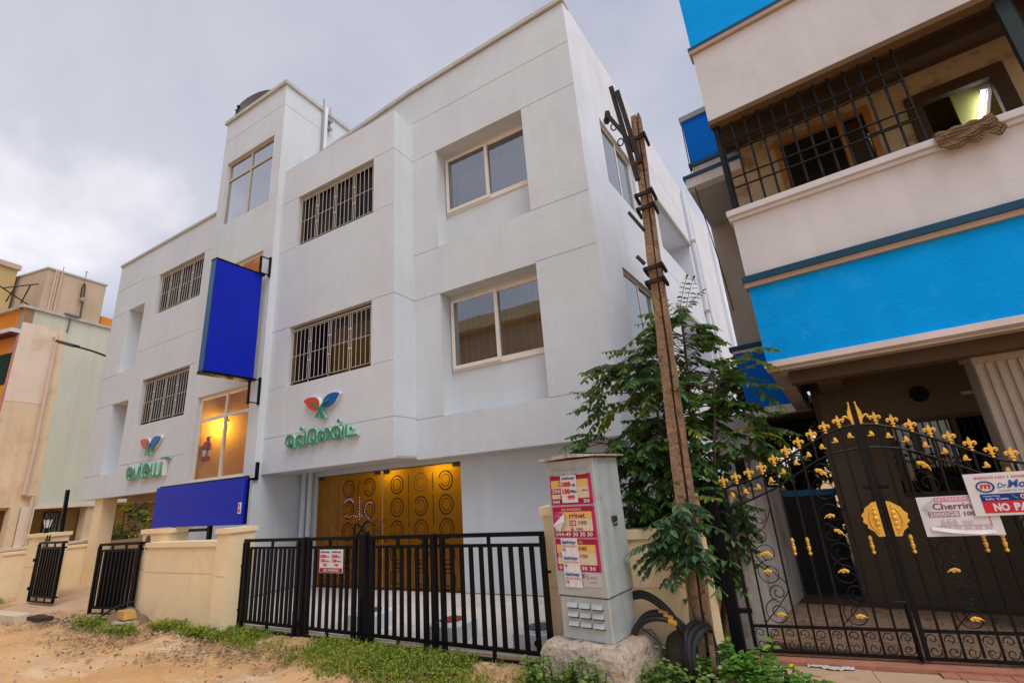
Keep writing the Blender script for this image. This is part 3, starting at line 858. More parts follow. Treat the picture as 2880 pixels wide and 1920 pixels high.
def letters(name, label, glyphs, y, wd, base):
    t = thing(name, label, 'lettering', base)
    k = 0
    for g in glyphs:
        m = MB(); b = MB()
        for s in g:
            k += 1; dy = .0015*(k % 3)
            if len(s) == 1:
                m.prism([(s[0][0]+.035*math.cos(a), s[0][1]+.035*math.sin(a)) for a in np.linspace(0, 2*math.pi, 12, endpoint=False)], y-dy, y+.012)
                b.prism([(s[0][0]+.04*math.cos(a), s[0][1]+.04*math.sin(a)) for a in np.linspace(0, 2*math.pi, 12, endpoint=False)], y+.013, 6.49)
            else:
                q = catmull(s, 5)
                m.ribbon(q, wd, y-dy, y+.012-dy); b.ribbon(q, wd*1.08, y+.013-dy, 6.492-dy)
        lt = P('letter', m, GREEN, t)
        P('letter_edge', b, PALEGREEN, lt)
letters('raised_lettering', 'curly raised green lettering on the projecting bay below the larger leaf emblem', [
 [[(-8.75,2.80),(-8.87,2.84),(-8.97,2.92),(-8.97,2.99),(-8.92,3.06),(-8.84,3.07),(-8.75,3.03),(-8.74,2.95),(-8.73,2.82)], [(-8.86,2.91)], [(-8.74,2.9),(-8.86,2.87)]],
 [[(-8.64,2.9),(-8.64,2.98),(-8.60,3.03),(-8.53,3.04),(-8.45,3.01)], [(-8.64,2.9),(-8.6,2.84),(-8.49,2.81),(-8.38,2.84)], [(-8.57,2.91)], [(-8.51,3.17)], [(-8.37,3.09),(-8.36,2.85)]],
 [[(-8.24,2.85),(-8.28,2.92),(-8.27,3.05),(-8.22,3.11),(-8.14,3.12),(-8.07,3.08),(-8.06,3.01),(-8.06,2.83)], [(-8.17,2.91)], [(-8.26,2.85),(-8.16,2.83),(-8.08,2.84)]],
 [[(-7.87,3.05),(-7.95,3.04),(-7.98,2.97),(-7.97,2.89),(-7.9,2.85),(-7.83,2.88),(-7.8,2.96)], [(-7.9,2.93)], [(-7.8,2.96),(-7.78,3.05),(-7.73,3.08),(-7.67,3.04),(-7.66,2.96),(-7.69,2.89),(-7.74,2.85)]],
 [[(-7.56,2.87),(-7.61,2.97),(-7.57,3.06),(-7.48,3.09),(-7.41,3.06),(-7.37,3.0),(-7.36,2.86)], [(-7.36,2.855),(-7.56,2.855)], [(-7.48,2.93)], [(-7.42,3.19)], [(-7.28,3.07),(-7.29,2.87)]],
 [[(-7.19,3.08),(-7.19,2.87)], [(-7.21,2.865),(-6.9,2.87)], [(-7.07,3.0)]]], 6.41, .030, (-7.95,6.48,2.8))
letters('raised_lettering', 'raised green latin letters near the far left end of the hotel front', [
 [[(-15.59,2.82),(-15.28,2.83),(-15.34,2.93),(-15.47,2.98),(-15.59,2.95),(-15.62,2.85),(-15.56,2.72),(-15.45,2.66),(-15.32,2.66),(-15.2,2.71)]],
 [[(-15.23,2.96),(-15.13,2.75),(-15.08,2.66)],[(-15.06,2.66),(-15.02,2.81),(-14.98,2.96)]],
 [[(-14.91,3.06),(-14.88,2.73),(-14.80,2.67),(-14.68,2.66)]],
 [[(-14.73,2.84),(-14.42,2.83),(-14.49,2.94),(-14.61,3.0),(-14.72,2.95),(-14.76,2.85),(-14.7,2.73),(-14.58,2.68),(-14.41,2.68)]],
 [[(-14.34,2.98),(-14.31,2.72),(-14.23,2.66),(-14.15,2.70),(-14.14,2.99)],[(-14.12,2.75),(-14.05,2.66),(-13.95,2.67),(-13.88,2.74),(-13.87,2.98)]],
 [[(-13.92,3.08),(-13.55,3.08)]]], 6.41, .042, (-14.6,6.48,2.64))
t = bpy.data.objects['raised_lettering.001']
P('letter', MB().box(-13.77,-13.69,6.41,6.49,2.64,3.03), WHITEAC, t)

# ------------------------------------------------------------------ roof things
t = thing('satellite_dish', 'dark round dish behind the parapet of the stair tower', 'satellite dish', (-11.9,6.85,12.7))
prof = [(.02,0),(.3,.04),(.55,.13),(.78,.28),(.80,.285),(.56,.115),(.3,.025),(.02,-.02)]
Md = T(-11.9,6.95,13.45) @ Matrix.Rotation(R(74),4,'X') @ Matrix.Rotation(R(18),4,'Y') @ Matrix.Scale(.92,4)
P('reflector', MB().add(MB().lathe(prof,28), Md), surf('dish_grey',(.10,.085,.09),.6,.1), t, smooth=True)
P('mast', MB().tube([(-11.9,7.1,12.7),(-11.9,6.97,13.4)],.05,8), MATS['grey_pipe'], t, smooth=True)
t = thing('roof_antenna', 'small antenna on the tower roof left of the round dish', 'antenna', (-12.45,6.75,12.7))
P('mast', MB().tube([(-12.42,6.44,12.93),(-12.38,6.45,13.5)],.012,6), IRON, t)
P('arm', MB().tube([(-12.55,6.45,13.46),(-12.28,6.47,13.40)],.012,6).tube([(-12.42,6.43,13.55),(-12.36,6.47,13.35)],.012,6).tube([(-12.40,6.45,13.42),(-12.55,6.42,13.0)],.01,6).tube([(-12.40,6.45,13.40),(-12.25,6.42,13.05)],.01,6), IRON, t)
P('head', MB().ball((-12.36,6.45,13.5),.05,8,6), IRON, t)

# ------------------------------------------------------------------ cream compound wall
t = thing('compound_wall', 'cream compound wall with end pillars under the wide blue signboard', 'wall', (-9.3,4.9,0))
P('wall', relief(-10.4,-7.96,-.1,1.15,[(-10.4,-7.96,.73,.745,.012)],.2), CREAM, t, FR(0,4.78,0,0))
P('cap', MB().box(-10.42,-7.965,4.75,5.01,1.15,1.23), CREAM, t)
P('pillar', relief(-7.97,-7.66,-.1,1.35,[(-7.97,-7.66,.73,.745,.012)],.42), CREAM, t, FR(0,4.62,0,0))
P('cap', MB().box(-8.0,-7.63,4.59,5.07,1.35,1.42), CREAM, t)
P('pillar', relief(-11.1,-10.18,-.1,1.37,[(-11.1,-10.18,.73,.745,.012)],.35), CREAM, t, FR(0,5.0,0,0))
P('cap', MB().box(-11.15,-10.13,4.97,5.40,1.37,1.45), CREAM, t)
P('number_plate', MB().prism([(-10.88+.085*math.cos(a),1.22+.12*math.sin(a)) for a in np.linspace(0,2*math.pi,20,endpoint=False)],4.985,4.998), surf('dark_plaque',(.06,.035,.03),.4), t)
t = thing('compound_wall', 'cream compound wall behind the grey cabinet and the leaning pole', 'wall', (-1.6,5.15,0))
aw = math.degrees(math.atan2(.42,1.63))
FW = FR(-2.43,4.93,0,aw)
P('wall', relief(.40,1.40,-.1,1.10,[(.40,1.40,.63,.645,.012)],.2), CREAM, t, FW)
P('cap', MB().box(.39,1.40,-.03,.23,1.10,1.19), CREAM, t, FW)
P('pillar', relief(0,.4,-.1,1.38,[(0,.4,.66,.675,.012)],.4), CREAM, t, FW)
P('cap', MB().box(-.03,.43,-.03,.43,1.38,1.47), CREAM, t, FW)
P('pillar', MB().box(1.40,1.645,.06,.22,-.1,1.50), CREAM, t, FW)
t = thing('gate_pillar', 'cream gate pillar with a lantern on top at the far left opening', 'pillar', (-16.0,5.2,0))
P('shaft', relief(-16.6,-15.5,-.1,1.40,[(-16.6,-15.5,.73,.745,.012)],.4), CREAM, t, FR(0,5.0,0,0))
P('cap', MB().box(-16.64,-15.46,4.96,5.44,1.40,1.48), CREAM, t)
t = thing('side_wall', 'low cream side wall running back from the lantern pillar', 'wall', (-17.8,6,0))
P('wall', MB().box(-17.95,-17.72,4.9,9.4,-.1,1.0), CREAM, t)
P('cap', MB().box(-17.98,-17.69,4.9,9.4,1.0,1.07), CREAM, t)
t = thing('gate_lantern', 'small white glass lantern on the cream gate pillar', 'lantern', (-15.97,5.1,1.48))
c0 = (-15.97,5.1,1.48)
P('base', MB().lathe([(.05,0),(.05,.03),(.02,.05),(.02,.10),(.055,.12)],10,c0), BLACK, t, smooth=True)
P('glass_body', MB().lathe([(.055,.12),(.10,.30),(.10,.31)],8,c0), surf('lantern_glass',(.72,.70,.74),.3,.05), t)
g = MB()
for k in range(8):
    a = 2*math.pi*k/8; g.beam((c0[0]+.057*math.cos(a),c0[1]+.057*math.sin(a),c0[2]+.12),(c0[0]+.103*math.cos(a),c0[1]+.103*math.sin(a),c0[2]+.31),.012)
P('cage', g, BLACK, t)
P('cap', MB().lathe([(.115,.31),(.05,.39),(.03,.41),(.035,.44),(.008,.48)],10,c0), BLACK, t, smooth=True)
t = thing('steel_post', 'thin black steel post standing behind the lantern pillar', 'post', (-15.58,5.35,0))
P('post', MB().beam((-15.56,5.3,0),(-15.66,5.25,2.46),.07), BLACK, t)

# ------------------------------------------------------------------ black street gates
def bar_mesh(wd, h, dp=.024):
    return to_mesh('bar', MB().box(-wd/2,wd/2,-dp/2,dp/2,0,h), BLACK)
BARM = bar_mesh(.050, .975); FRAMEM = bar_mesh(.050, 1.20, .05)
def gate_leaf(label, F, s0, s1, bars, frames, posts, stubs_t, stubs_b, hinges, group, zoff=0):
    t = props(link('street_gate', None, None, F @ T((s0+s1)/2, 0, zoff)), label, 'gate', group)
    Fz = F @ T(0,0,zoff)
    for z0, z1 in ((1.19,1.235),(1.085,1.12),(.075,.112),(-.025,.008)):
        P('rail', MB().box(s0,s1,-.014,.014,z0,z1), BLACK, t, Fz)
    for s in bars: inst('bar', BARM, t, Fz @ T(s, rnd.uniform(-.001,.001), .108))
    for s in frames: inst('frame_bar', FRAMEM, t, Fz @ T(s, 0, -.012))
    for s, wd in posts: P('post', MB().box(s-wd/2,s+wd/2,-.03,.035,-.05,1.24), BLACK, t, Fz, bevel=.004)
    for s in stubs_t: P('stub', MB().box(s-.02,s+.02,-.011,.011,1.12,1.19), BLACK, t, Fz)
    for s in stubs_b: P('stub', MB().box(s-.02,s+.02,-.011,.011,.008,.075), BLACK, t, Fz)
    for s, z in hinges: P('hinge', MB().tube([(s,-.03,z-.035),(s,-.03,z+.035)],.02,8).box(s,s+.06,-.035,-.02,z-.012,z+.012), BLACK, t, Fz)
    return t
FG = FR(-7.68,4.88,0,-.9)
g1 = gate_leaf('left leaf of the long black street gate, with the poster tied on it', FG, 0.0, 2.59,
  [.2,.32,.42,.53,.63,.72,.82,.93,1.03,1.13,1.22, 1.71,1.84,1.98,2.11,2.24,2.35], [.02,.10,1.34,1.58,2.49], [(1.47,.065)],
  [.73,2.0], [.72,2.0], [(-.03,.85),(-.03,.25),(1.47,.16)], 'black street gate leaves')
P('centre_post', MB().box(2.60,2.72,-.04,.04,-.06,1.26), BLACK, g1, FG, bevel=.005)
P('scroll_finial', MB().tube([(2.66+.14*math.cos(a)-.02, -.03, 1.33+.10*math.sin(a)*math.cos(a)*1.5+.02*math.cos(a)) for a in np.linspace(.4,5.9,26)],.016,6), BLACK, g1, FG, smooth=True)
P('drop_bolt', MB().tube([(2.66,-.05,-.22),(2.66,-.05,.5)],.012,6), BLACK, g1, FG)
P('drop_bolt', MB().tube([(1.36,-.05,-.16),(1.36,-.05,.3)],.010,6), BLACK, g1, FG)
gate_leaf('right leaf of the long black street gate, ending beside the grey cabinet', FG, 2.735, 5.31,
  [2.94,3.06,3.19,3.31,3.43,3.56,4.09,4.23,4.36,4.5,4.62,4.75,4.89,5.02,5.15], [2.81,3.69,3.95,5.285], [(3.82,.065)],
  [3.25,4.61], [3.25,4.61], [(5.31,.85),(5.31,.22),(3.82,.16)], 'black street gate leaves')
def folded_leaf(label, F, wd, n, hinge_s):
    bars = [.10+(wd-.2)*i/(n-1) for i in range(n)]
    t = gate_leaf(label, F, 0, wd, bars, [.02,wd-.02], [], [wd*.33,wd*.66], [wd*.33,wd*.66], [(hinge_s,.85),(hinge_s,.25)], 'black street gate leaves')
    F3 = F @ T(0,.06,0)
    for s in bars: inst('bar', BARM, t, F3 @ T(s+.045 if s < wd-.12 else s-.03,0,.108))
    for z0, z1 in ((1.19,1.235),(1.085,1.12),(.075,.112)):
        P('rail', MB().box(.03,wd-.01,-.014,.014,z0,z1), BLACK, t, F3)
    return t
tg = folded_leaf('folded black gate leaf against the lantern pillar at the far left', FR(-15.68,4.93,.06,0), 1.32, 9, -.03)
P('lock_box', MB().box(.42,.62,-.05,-.015,1.25,1.29).box(.44,.47,-.04,-.02,1.29,1.38).box(.57,.6,-.04,-.02,1.29,1.38), BLACK, tg, FR(-15.68,4.93,.06,0))
folded_leaf('folded black gate leaf hinged at the cream pillar with the oval plate', FR(-12.25,4.78,0,7), 1.28, 10, 1.3)

# ------------------------------------------------------------------ printed sheets
def pm(name, c, r=.65):
    return surf(name, c, r, .06, 3, 30, .02)
PW = pm('paper_white_print', (.70,.67,.67)); PM = pm('maroon_print', (.33,.012,.05)); PY = pm('yellow_print', (.70,.45,.13))
PC = pm('cream_print', (.66,.55,.38)); PB = pm('blue_print', (.012,.05,.25)); PR = pm('red_print', (.62,.02,.03)); PK = pm('dark_print', (.05,.03,.03))
PP = pm('pink_print', (.62,.20,.34)); PNK = pm('faded_print', (.58,.45,.50)); PMG = pm('magenta_print', (.50,.02,.14)); PBLUE = pm('navy_print', (.015,.03,.22)); PYEL = pm('golden_print', (.80,.55,.02))
def sheet(name, label, cat, F, s0, s1, z0, z1, mat, group=None, th=.004, curl=0.0):
    t = props(link(name, None, None, F @ T((s0+s1)/2, 0, z0)), label, cat, group)
    m = MB(); n = 8
    for i in range(n):
        a = s0+(s1-s0)*i/n; b = s0+(s1-s0)*(i+1)/n
        ya = curl*math.sin(i*1.9); yb = curl*math.sin((i+1)*1.9)
        m.hexa([(a,ya,z0),(b,yb,z0),(b,yb+th,z0),(a,ya+th,z0),(a,ya,z1),(b,yb,z1),(b,yb+th,z1),(a,ya+th,z1)])
    P('paper', m, mat, t, F)
    return t
def band(t, F, s0, s1, z0, z1, mat, y=-.0015, nm='print_band'):
    return P(nm, MB().box(s0,s1,y-.0008,y,z0,z1), mat, t, F)
def words(t, F, txt, s0, s1, z0, z1, mat, y=-.004, bold=.02, shear=0):
    return P('lettering', text_mb(txt, s0, s1, z0, z1, y, bold, shear), mat, t, F)
# poster tied to the gate
FP = FR(-7.68,4.88,0,-.9) @ T(0,-.05,0)
t = sheet('poster', 'small white double poster with red prices tied to the black gate', 'poster', FP, 1.86,2.32,.79,1.08,PW)
for k, s in enumerate((1.875,2.10)):
    words(t,FP,'hathway',s,s+.19,1.03,1.065,PB,shear=.25,bold=.03)
    words(t,FP,'1000',s,s+.12,.975,1.018,PR,bold=.05); words(t,FP,'GB',s+.13,s+.17,.977,1.0,PB)
    words(t,FP,'150',s+.01,s+.1,.92,.962,PR,bold=.05); words(t,FP,'Mbps',s+.11,s+.19,.92,.945,PB)
    words(t,FP,'999',s+.06,s+.14,.868,.905,PR,bold=.04)
band(t,FP,1.87,2.31,.795,.85,PM); words(t,FP,'NO PARKING',1.95,2.25,.805,.84,PW)

# ------------------------------------------------------------------ telecom cabinet on its plinth
GALV = surf('galvanised_steel', (.47,.525,.53), .45, .14, 3.0, 35, .12, .006, spec=.45, metal=.2, stain=(.36,.30,.22), stain_amt=.45, streak=.45)
RUST = surf('rusty_tin', (.50,.45,.40), .7, .2, 9, 45, .3, stain=(.24,.085,.03), stain_amt=.9)
CA = -10
FC = FR(-2.13,4.50,.34,CA)
t = thing('telecom_cabinet', 'grey metal street cabinet covered with torn adverts', 'cabinet', (-1.85,4.7,.34))
W, Dp = .545, .50
P('body', MB().box(0,W,0,Dp,.36,1.58), GALV, t, FC, bevel=.012)
P('base_skirt', MB().box(.012,W-.012,.012,Dp-.012,0,.355), GALV, t, FC, bevel=.012)
P('seam_gap', MB().box(.016,W-.016,.016,Dp-.016,.352,.362), PK, t, FC)
m = MB().hexa([(-.06,-.07,1.585),(W*.55,-.07,1.60),(W*.55,Dp+.04,1.60),(-.06,Dp+.04,1.585),(-.06,-.07,1.60),(W*.55,-.07,1.632),(W*.55,Dp+.04,1.632),(-.06,Dp+.04,1.60)])
m.hexa([(W*.55,-.07,1.60),(W+.05,-.07,1.588),(W+.06,Dp+.04,1.588),(W*.55,Dp+.04,1.60),(W*.55,-.07,1.632),(W+.05,-.07,1.602),(W+.06,Dp+.04,1.602),(W*.55,Dp+.04,1.632)])
P('roof_lid', m.jitter(.004,3), RUST, t, FC)
for k in range(3):
    for j in range(2):
        P('louvre', MB().hexa([(.10+.13*k,-.002,1.50-.055*j),(.20+.13*k,-.002,1.50-.055*j),(.20+.13*k,.0,1.488-.055*j),(.10+.13*k,.0,1.488-.055*j),(.10+.13*k,0,1.53-.055*j),(.20+.13*k,0,1.53-.055*j),(.20+.13*k,.001,1.53-.055*j),(.10+.13*k,.001,1.53-.055*j)]).box(.10+.13*k,.20+.13*k,-.014,-.002,1.488-.055*j,1.498-.055*j), GALV, t, FC)
    for j in range(3):
        z = .27-.075*j
        P('louvre_slot', MB().box(.098+.13*k,.207+.13*k,.004,.0118,z-.014,z), PK, t, FC)
        P('louvre', MB().hexa([(.10+.13*k,-.016,z),(.205+.13*k,-.016,z),(.205+.13*k,.011,z),(.10+.13*k,.011,z),(.10+.13*k,.005,z+.038),(.205+.13*k,.005,z+.038),(.205+.13*k,.011,z+.038),(.10+.13*k,.011,z+.038)]), GALV, t, FC)
for y in (.055,.24): P('door_edge', MB().box(W-.002,W+.010,y,y+.012,.38,1.56), GALV, t, FC)
P('door_edge', MB().box(W-.002,W+.008,.055,.48,1.535,1.547), GALV, t, FC)
P('latch', MB().box(W,W+.03,.225,.29,.98,1.03).box(W+.03,W+.04,.24,.27,.99,1.02), STEEL, t, FC)
P('padlock', MB().ball((W+.025,.25,.96),.022,8,6), STEEL, t, FC, smooth=True)
STONE = surf('weathered_concrete', (.50,.40,.32), .95, .22, 6, 28, .8, .03, stain=(.13,.09,.06), stain_amt=.75)
t = thing('concrete_plinth', 'rough stained concrete plinth under the grey street cabinet', 'plinth', (-1.85,4.6,0))
m = MB(); n = 10
def pl(u, v, z):
    bul = 1+.10*(1-z/.34)-.09*max(0,(z-.25)/.09)**2; cx, cy = .27, .23
    return (cx+(u-.5)*.80*bul, cy+(v-.5)*.74*bul, z)
grid = []
for face in ('f','r','l','b'):
    for i in range(n):
        for j in range(n):
            q = []
            for di, dj in ((0,0),(1,0),(1,1),(0,1)):
                a = (i+di)/n; z = .34*(j+dj)/n
                u, v = {'f':(a,0),'r':(1,a),'l':(0,a),'b':(a,1)}[face]
                q.append(pl(u,v,z-.06 if z == 0 else z))
            m.quad(*q)
for i in range(n):
    for j in range(n):
        m.quad(*[pl((i+a)/n,(j+b)/n,.34) for a,b in ((0,0),(1,0),(1,1),(0,1))])
P('block', m.jitter(.007,5), STONE, t, FC @ T(0,0,-.34), smooth=True)
# torn adverts on the cabinet
FA = FC @ T(0,-.0035,-.34+1.78-1.725*.767) @ Matrix.Scale(.767,4,(0,0,1))
def advert(label, z0, rows):
    t = sheet('advert_poster', label, 'poster', FA, .03,.505,z0,z0+.365,PMG,'adverts on the cabinet',.0025)
    band(t,FA,.045,.47,z0+.075,z0+.30,PC); band(t,FA,.045,.47,z0+.215,z0+.30,PY,-.0025); band(t,FA,.045,.485,z0+.012,z0+.07,PM)
    band(t,FA,.045,.485,z0+.305,z0+.352,PM)
    return t
t = advert('topmost red and yellow advert on the grey cabinet, half covered by a white sheet',1.36,0)
words(t,FA,'044',.05,.13,1.378,1.42,PW); words(t,FA,'30',.40,.47,1.378,1.42,PW); words(t,FA,'C',.13,.16,1.58,1.65,PM); band(t,FA,.045,.155,1.49,1.56,PM,-.0033); words(t,FA,'200',.05,.15,1.505,1.55,PW,-.005); words(t,FA,'6',.14,.17,1.44,1.485,PM); words(t,FA,'Mbps',.40,.465,1.51,1.535,PM)
t = advert('middle red and yellow advert on the grey cabinet, its left corner peeling',.975,0)
words(t,FA,'NO PARKING',.14,.36,1.285,1.318,PY); words(t,FA,'rrinet',.22,.40,1.20,1.26,PM,bold=.03); band(t,FA,.22,.29,1.115,1.175,PM,-.0033); words(t,FA,'GB',.225,.285,1.125,1.165,PW,-.005); words(t,FA,'100',.32,.41,1.125,1.17,PK); words(t,FA,'6',.23,.26,1.05,1.10,PM); words(t,FA,'FREE',.29,.36,1.06,1.085,PK); words(t,FA,'044-49 30 30 30',.05,.46,.99,1.038,PW)
P('peeling_corner', MB().poly([(.035,-.006,1.28),(.17,-.006,1.26),(.035,-.006,1.12)]), PMG, t, FA)
P('peeled_flap', MB().quad((.035,-.02,1.12),(.17,-.012,1.26),(.19,-.05,1.17),(.12,-.035,1.04)), PW, t, FA)
words(t,FA,'100',.07,.13,1.21,1.245,PP,-.009)
t = advert('lowest red and yellow advert on the grey cabinet, beside three pasted slips',.595,0)
words(t,FA,'NG',.30,.34,.905,.938,PY); words(t,FA,'net',.29,.38,.83,.88,PM,bold=.03); words(t,FA,'100',.30,.38,.745,.79,PM); words(t,FA,'30 30',.30,.45,.612,.655,PW); band(t,FA,.045,.09,.745,.80,PM,-.0033); words(t,FA,'2',.055,.085,.75,.795,PW,-.005); words(t,FA,'0',.055,.085,.612,.655,PW)
FB = FA @ T(0,-.008,0)
t = sheet('price_sheet', 'white price sheet pasted over the topmost advert on the cabinet', 'poster', FB,.165,.345,1.385,1.715,PW,None,.002)
words(t,FB,'hathway',.18,.335,1.655,1.70,PB,shear=.25,bold=.03); words(t,FB,'1000',.175,.28,1.575,1.64,PR,bold=.06); words(t,FB,'GB',.29,.33,1.578,1.61,PB,bold=.04); words(t,FB,'150',.18,.265,1.49,1.555,PR,bold=.06); words(t,FB,'Mbps',.27,.34,1.495,1.535,PB,bold=.04); words(t,FB,'999',.23,.315,1.42,1.475,PR,bold=.05)
for k, (z, lab) in enumerate(((.78,'top slip of three white slips pasted on the cabinet'),(.60,'middle slip of three white slips pasted on the cabinet'),(.42,'lowest slip of three white slips pasted on the cabinet'))):
    t = sheet('paper_slip', lab, 'paper slip', FB @ T(.005*k,-.002*k,0), .10,.285,z,z+.19,PW,'slips on the cabinet',.002,.002)
    Fk = FB @ T(.005*k,-.002*k-.003,0)
    words(t,Fk,'hathway',.112,.275,z+.115,z+.165,PB,shear=.25,bold=.03); words(t,Fk,'1000 GB @ 150 Mbps',.11,.28,z+.085,z+.108,PR); words(t,Fk,'Call:',.11,.15,z+.045,z+.075,PBLUE)
t = sheet('torn_notice', 'torn pale notice below the lowest advert on the cabinet', 'poster', FA,.30,.50,.43,.585,surf('torn_paper',(.52,.50,.45),.8),None,.0015)
words(t,FA,'E',.305,.33,.53,.57,PK); words(t,FA,'t',.345,.36,.51,.575,PR); words(t,FA,'tirupur',.37,.46,.515,.55,surf('grey_print',(.28,.30,.32),.7)); words(t,FA,'mobile',.37,.44,.475,.495,MATS['grey_print'])

# ------------------------------------------------------------------ utility pole
POLE = surf('mossy_concrete', (.31,.20,.125), .95, .3, 6, 30, .9, .03, stain=(.035,.022,.014), stain_amt=.9, streak=.8, speck=(.03,.02,.013))
t = thing('utility_pole', 'leaning weathered concrete utility pole with rusty brackets', 'utility pole', (-.92,5.0,0))
b0, b1 = Vector((-.985,5.0,-.1)), Vector((-.72,5.0,5.92))
def pole_part(dx0, dx1, y0, y1, tp):
    q = []
    for c, k in ((b0,1),(b1,tp)):
        q += [c+Vector((dx0*k,y0*k,0)), c+Vector((dx1*k,y0*k,0)), c+Vector((dx1*k,y1*k,0)), c+Vector((dx0*k,y1*k,0))]
    return q
m = MB()
N = 26
for a0, a1, y0, y1 in ((-.085,.022,-.085,.085),(.0221,.052,-.015,.06),(.0521,.095,-.09,.085)):
    for i in range(N):
        q = []
        for f in (i/N, (i+1)/N):
            c = b0.lerp(b1, f); k = 1-.40*f
            q += [c+Vector((a0*k,y0*k,0)), c+Vector((a1*k,y0*k,0)), c+Vector((a1*k,y1*k,0)), c+Vector((a0*k,y1*k,0))]
        m.hexa(q)
P('pole', m.jitter(.006,9), POLE, t)
BRK = surf('rusty_black_iron', (.02,.016,.014), .6, .3, 8, stain=(.10,.04,.015), stain_amt=.5)
def onp(z, dx=0, dy=-.09):
    f = (z+.1)/6.02; c = b0.lerp(b1, f); return (c.x+dx, c.y+dy, z)
P('top_bracket', MB().beam(onp(5.0,-.05,-.09),(-.93,4.9,6.42),.055,.04).beam(onp(5.2,.0,-.10),(-.86,4.88,6.30),.055,.04), BRK, t)
P('cross_arm', MB().beam((-1.02,4.9,6.02),onp(5.5,-.06,-.09),.05,.04).beam((-1.05,4.9,5.95),(-1.02,4.9,6.08),.06,.05), BRK, t)
for p in ((-1.04,4.86,5.93),(-.97,4.86,5.80),(-.92,4.86,5.55)):
    P('shackle', MB().tube([(p[0]+.035*math.cos(a),p[1],p[2]+.05*math.sin(a)) for a in np.linspace(0,2*math.pi,10,endpoint=False)],.009,5,True), BRK, t)
for z in (5.55,4.80,4.62,3.88,3.72):
    c = onp(z,0,0); k = .11
    P('clamp', MB().box(c[0]-k+.02,c[0]+k-.02,c[1]-k,c[1]-k+.03,z-.02,z+.02).box(c[0]-k,c[0]-k+.03,c[1]-k,c[1]+k,z-.02,z+.02).box(c[0]+k-.03,c[0]+k,c[1]-k,c[1]+k,z-.02,z+.02).tube([(c[0]+.03,c[1]-k-.03,z),(c[0]+.11,c[1]-k-.03,z+.01)],.012,5), BRK, t)
P('step_rod', MB().beam((-.97,4.9,4.62),onp(4.35,-.05,-.08),.04,.03), BRK, t)
P('step_rod', MB().beam(onp(3.95,-.09,-.07),(-.96,4.88,4.05),.03), BRK, t)

# ------------------------------------------------------------------ black cable coils and hose
CABLE = surf('black_cable', (.014,.014,.016), .45, .3, 9, 50, .1, spec=.4)
TAPE = surf('orange_tape', (.62,.30,.04), .6, .1)
def coil(label, c, r, axis_ang, n, tube_r, a0, a1, sq, lean=0.0, tapes=()):
    t = thing('cable_coil', label, 'cable coil', (c[0],c[1],0), 'black cable coils')
    ca, sa = math.cos(R(axis_ang)), math.sin(R(axis_ang))
    for k in range(n):
        pts = []
        for a in np.linspace(R(a0), R(a1), 40):
            u = r*(1+.07*k*math.sin(a*.5+k))*math.cos(a); v = r*sq*math.sin(a)*(1+.05*k)
            off = .045*k+.02*math.sin(3*a+k)+lean*v
            pts.append((c[0]+u*ca-off*sa, c[1]+u*sa+off*ca, max(.02, c[2]+v)))
        P('loop', MB().tube(pts, tube_r, 8), CABLE, t, smooth=True)
        for ta in tapes:
            i = int(39*(ta+.03*k)); i = max(1, min(37, i))
            P('tape', MB().tube([pts[i-1],pts[i],pts[i+1]], tube_r*1.25, 8), TAPE, t)
    return t
coil('thick black cable coil with orange tape standing beside the plinth', (-1.28,4.72,.24), .25, 10, 3, .022, -40, 290, 1.0, .1, (.32,.62,.78))
coil('black cable coil leaning on the foot of the utility pole', (-.93,4.78,.20), .22, 75, 3, .022, 0, 355, 1.05, -.15)
t = thing('loose_cable', 'pair of thick black cables arching from the cabinet to the coils', 'cable', (-1.2,4.9,.2))
for k in range(2):
    P('cable', MB().tube(catmull([(-1.60,4.9,.62-.03*k),(-1.42,4.88,.66-.03*k),(-1.22,4.85,.55-.035*k),(-1.06,4.83,.30-.03*k),(-1.0,4.82,.04)],8),.024,8), CABLE, t, smooth=True)
P('thin_wire', MB().tube(catmull([(-1.5,4.8,.42),(-1.36,4.78,.33),(-1.25,4.75,.25)],6),.007,5), CABLE, t)
t = thing('boulder', 'dark rounded stone behind the cable coil at the foot of the wall', 'stone', (-1.12,5.0,0))
P('stone', MB().ball((-1.16,4.98,.14),.20,12,8,(.85,.7,1.0)).jitter(.012,2), surf('dark_stone',(.085,.065,.045),.9,.3,6,30,.6,.02), t, smooth=True)
t = thing('hose', 'short black hose curving out of the rubble by the cream wall', 'hose', (-10.8,4.5,0))
P('hose', MB().tube(catmull([(-11.15,4.35,.0),(-10.85,4.42,.10),(-10.55,4.5,.24),(-10.25,4.62,.31)],8),.018,7), CABLE, t, smooth=True)
# rubble and stones
t = thing('rubble_heap', 'low heap of brown rubble against the cream wall', 'rubble', (-10.4,4.65,0))
m = MB(); n = 16
for i in range(n):
    for j in range(n):
        def hh(a, b):
            x, y = a/n*2-1, b/n*2-1
            rr = math.sqrt(x*x+y*y); return max(-.06, .26*(1-rr**1.3))+.02*math.sin(9*x+5*y)
        m.quad(*[(-10.45+.62*((i+a)/n*2-1), 4.62+.34*((j+b)/n*2-1), hh(i+a,j+b)-.04) for a,b in ((0,0),(1,0),(1,1),(0,1))])
P('heap', m.jitter(.012,4), surf('brown_rubble',(.20,.13,.08),.95,.3,8,30,.8,.03,stain=(.42,.30,.2),stain_amt=.5), t)
def stone(name, label, c, r, sq, mat, seed, cat='stone', group=None):
    t = thing(name, label, cat, (c[0],c[1],c[2]-r*sq[2]), group)
    P('stone', MB().ball(c, r, 9, 6, sq).jitter(r*.14, seed), mat, t)
SANDST = surf('yellow_stone', (.52,.31,.10), .9, .2, 6, 30, .5, .02, stain=(.3,.14,.05), stain_amt=.5)
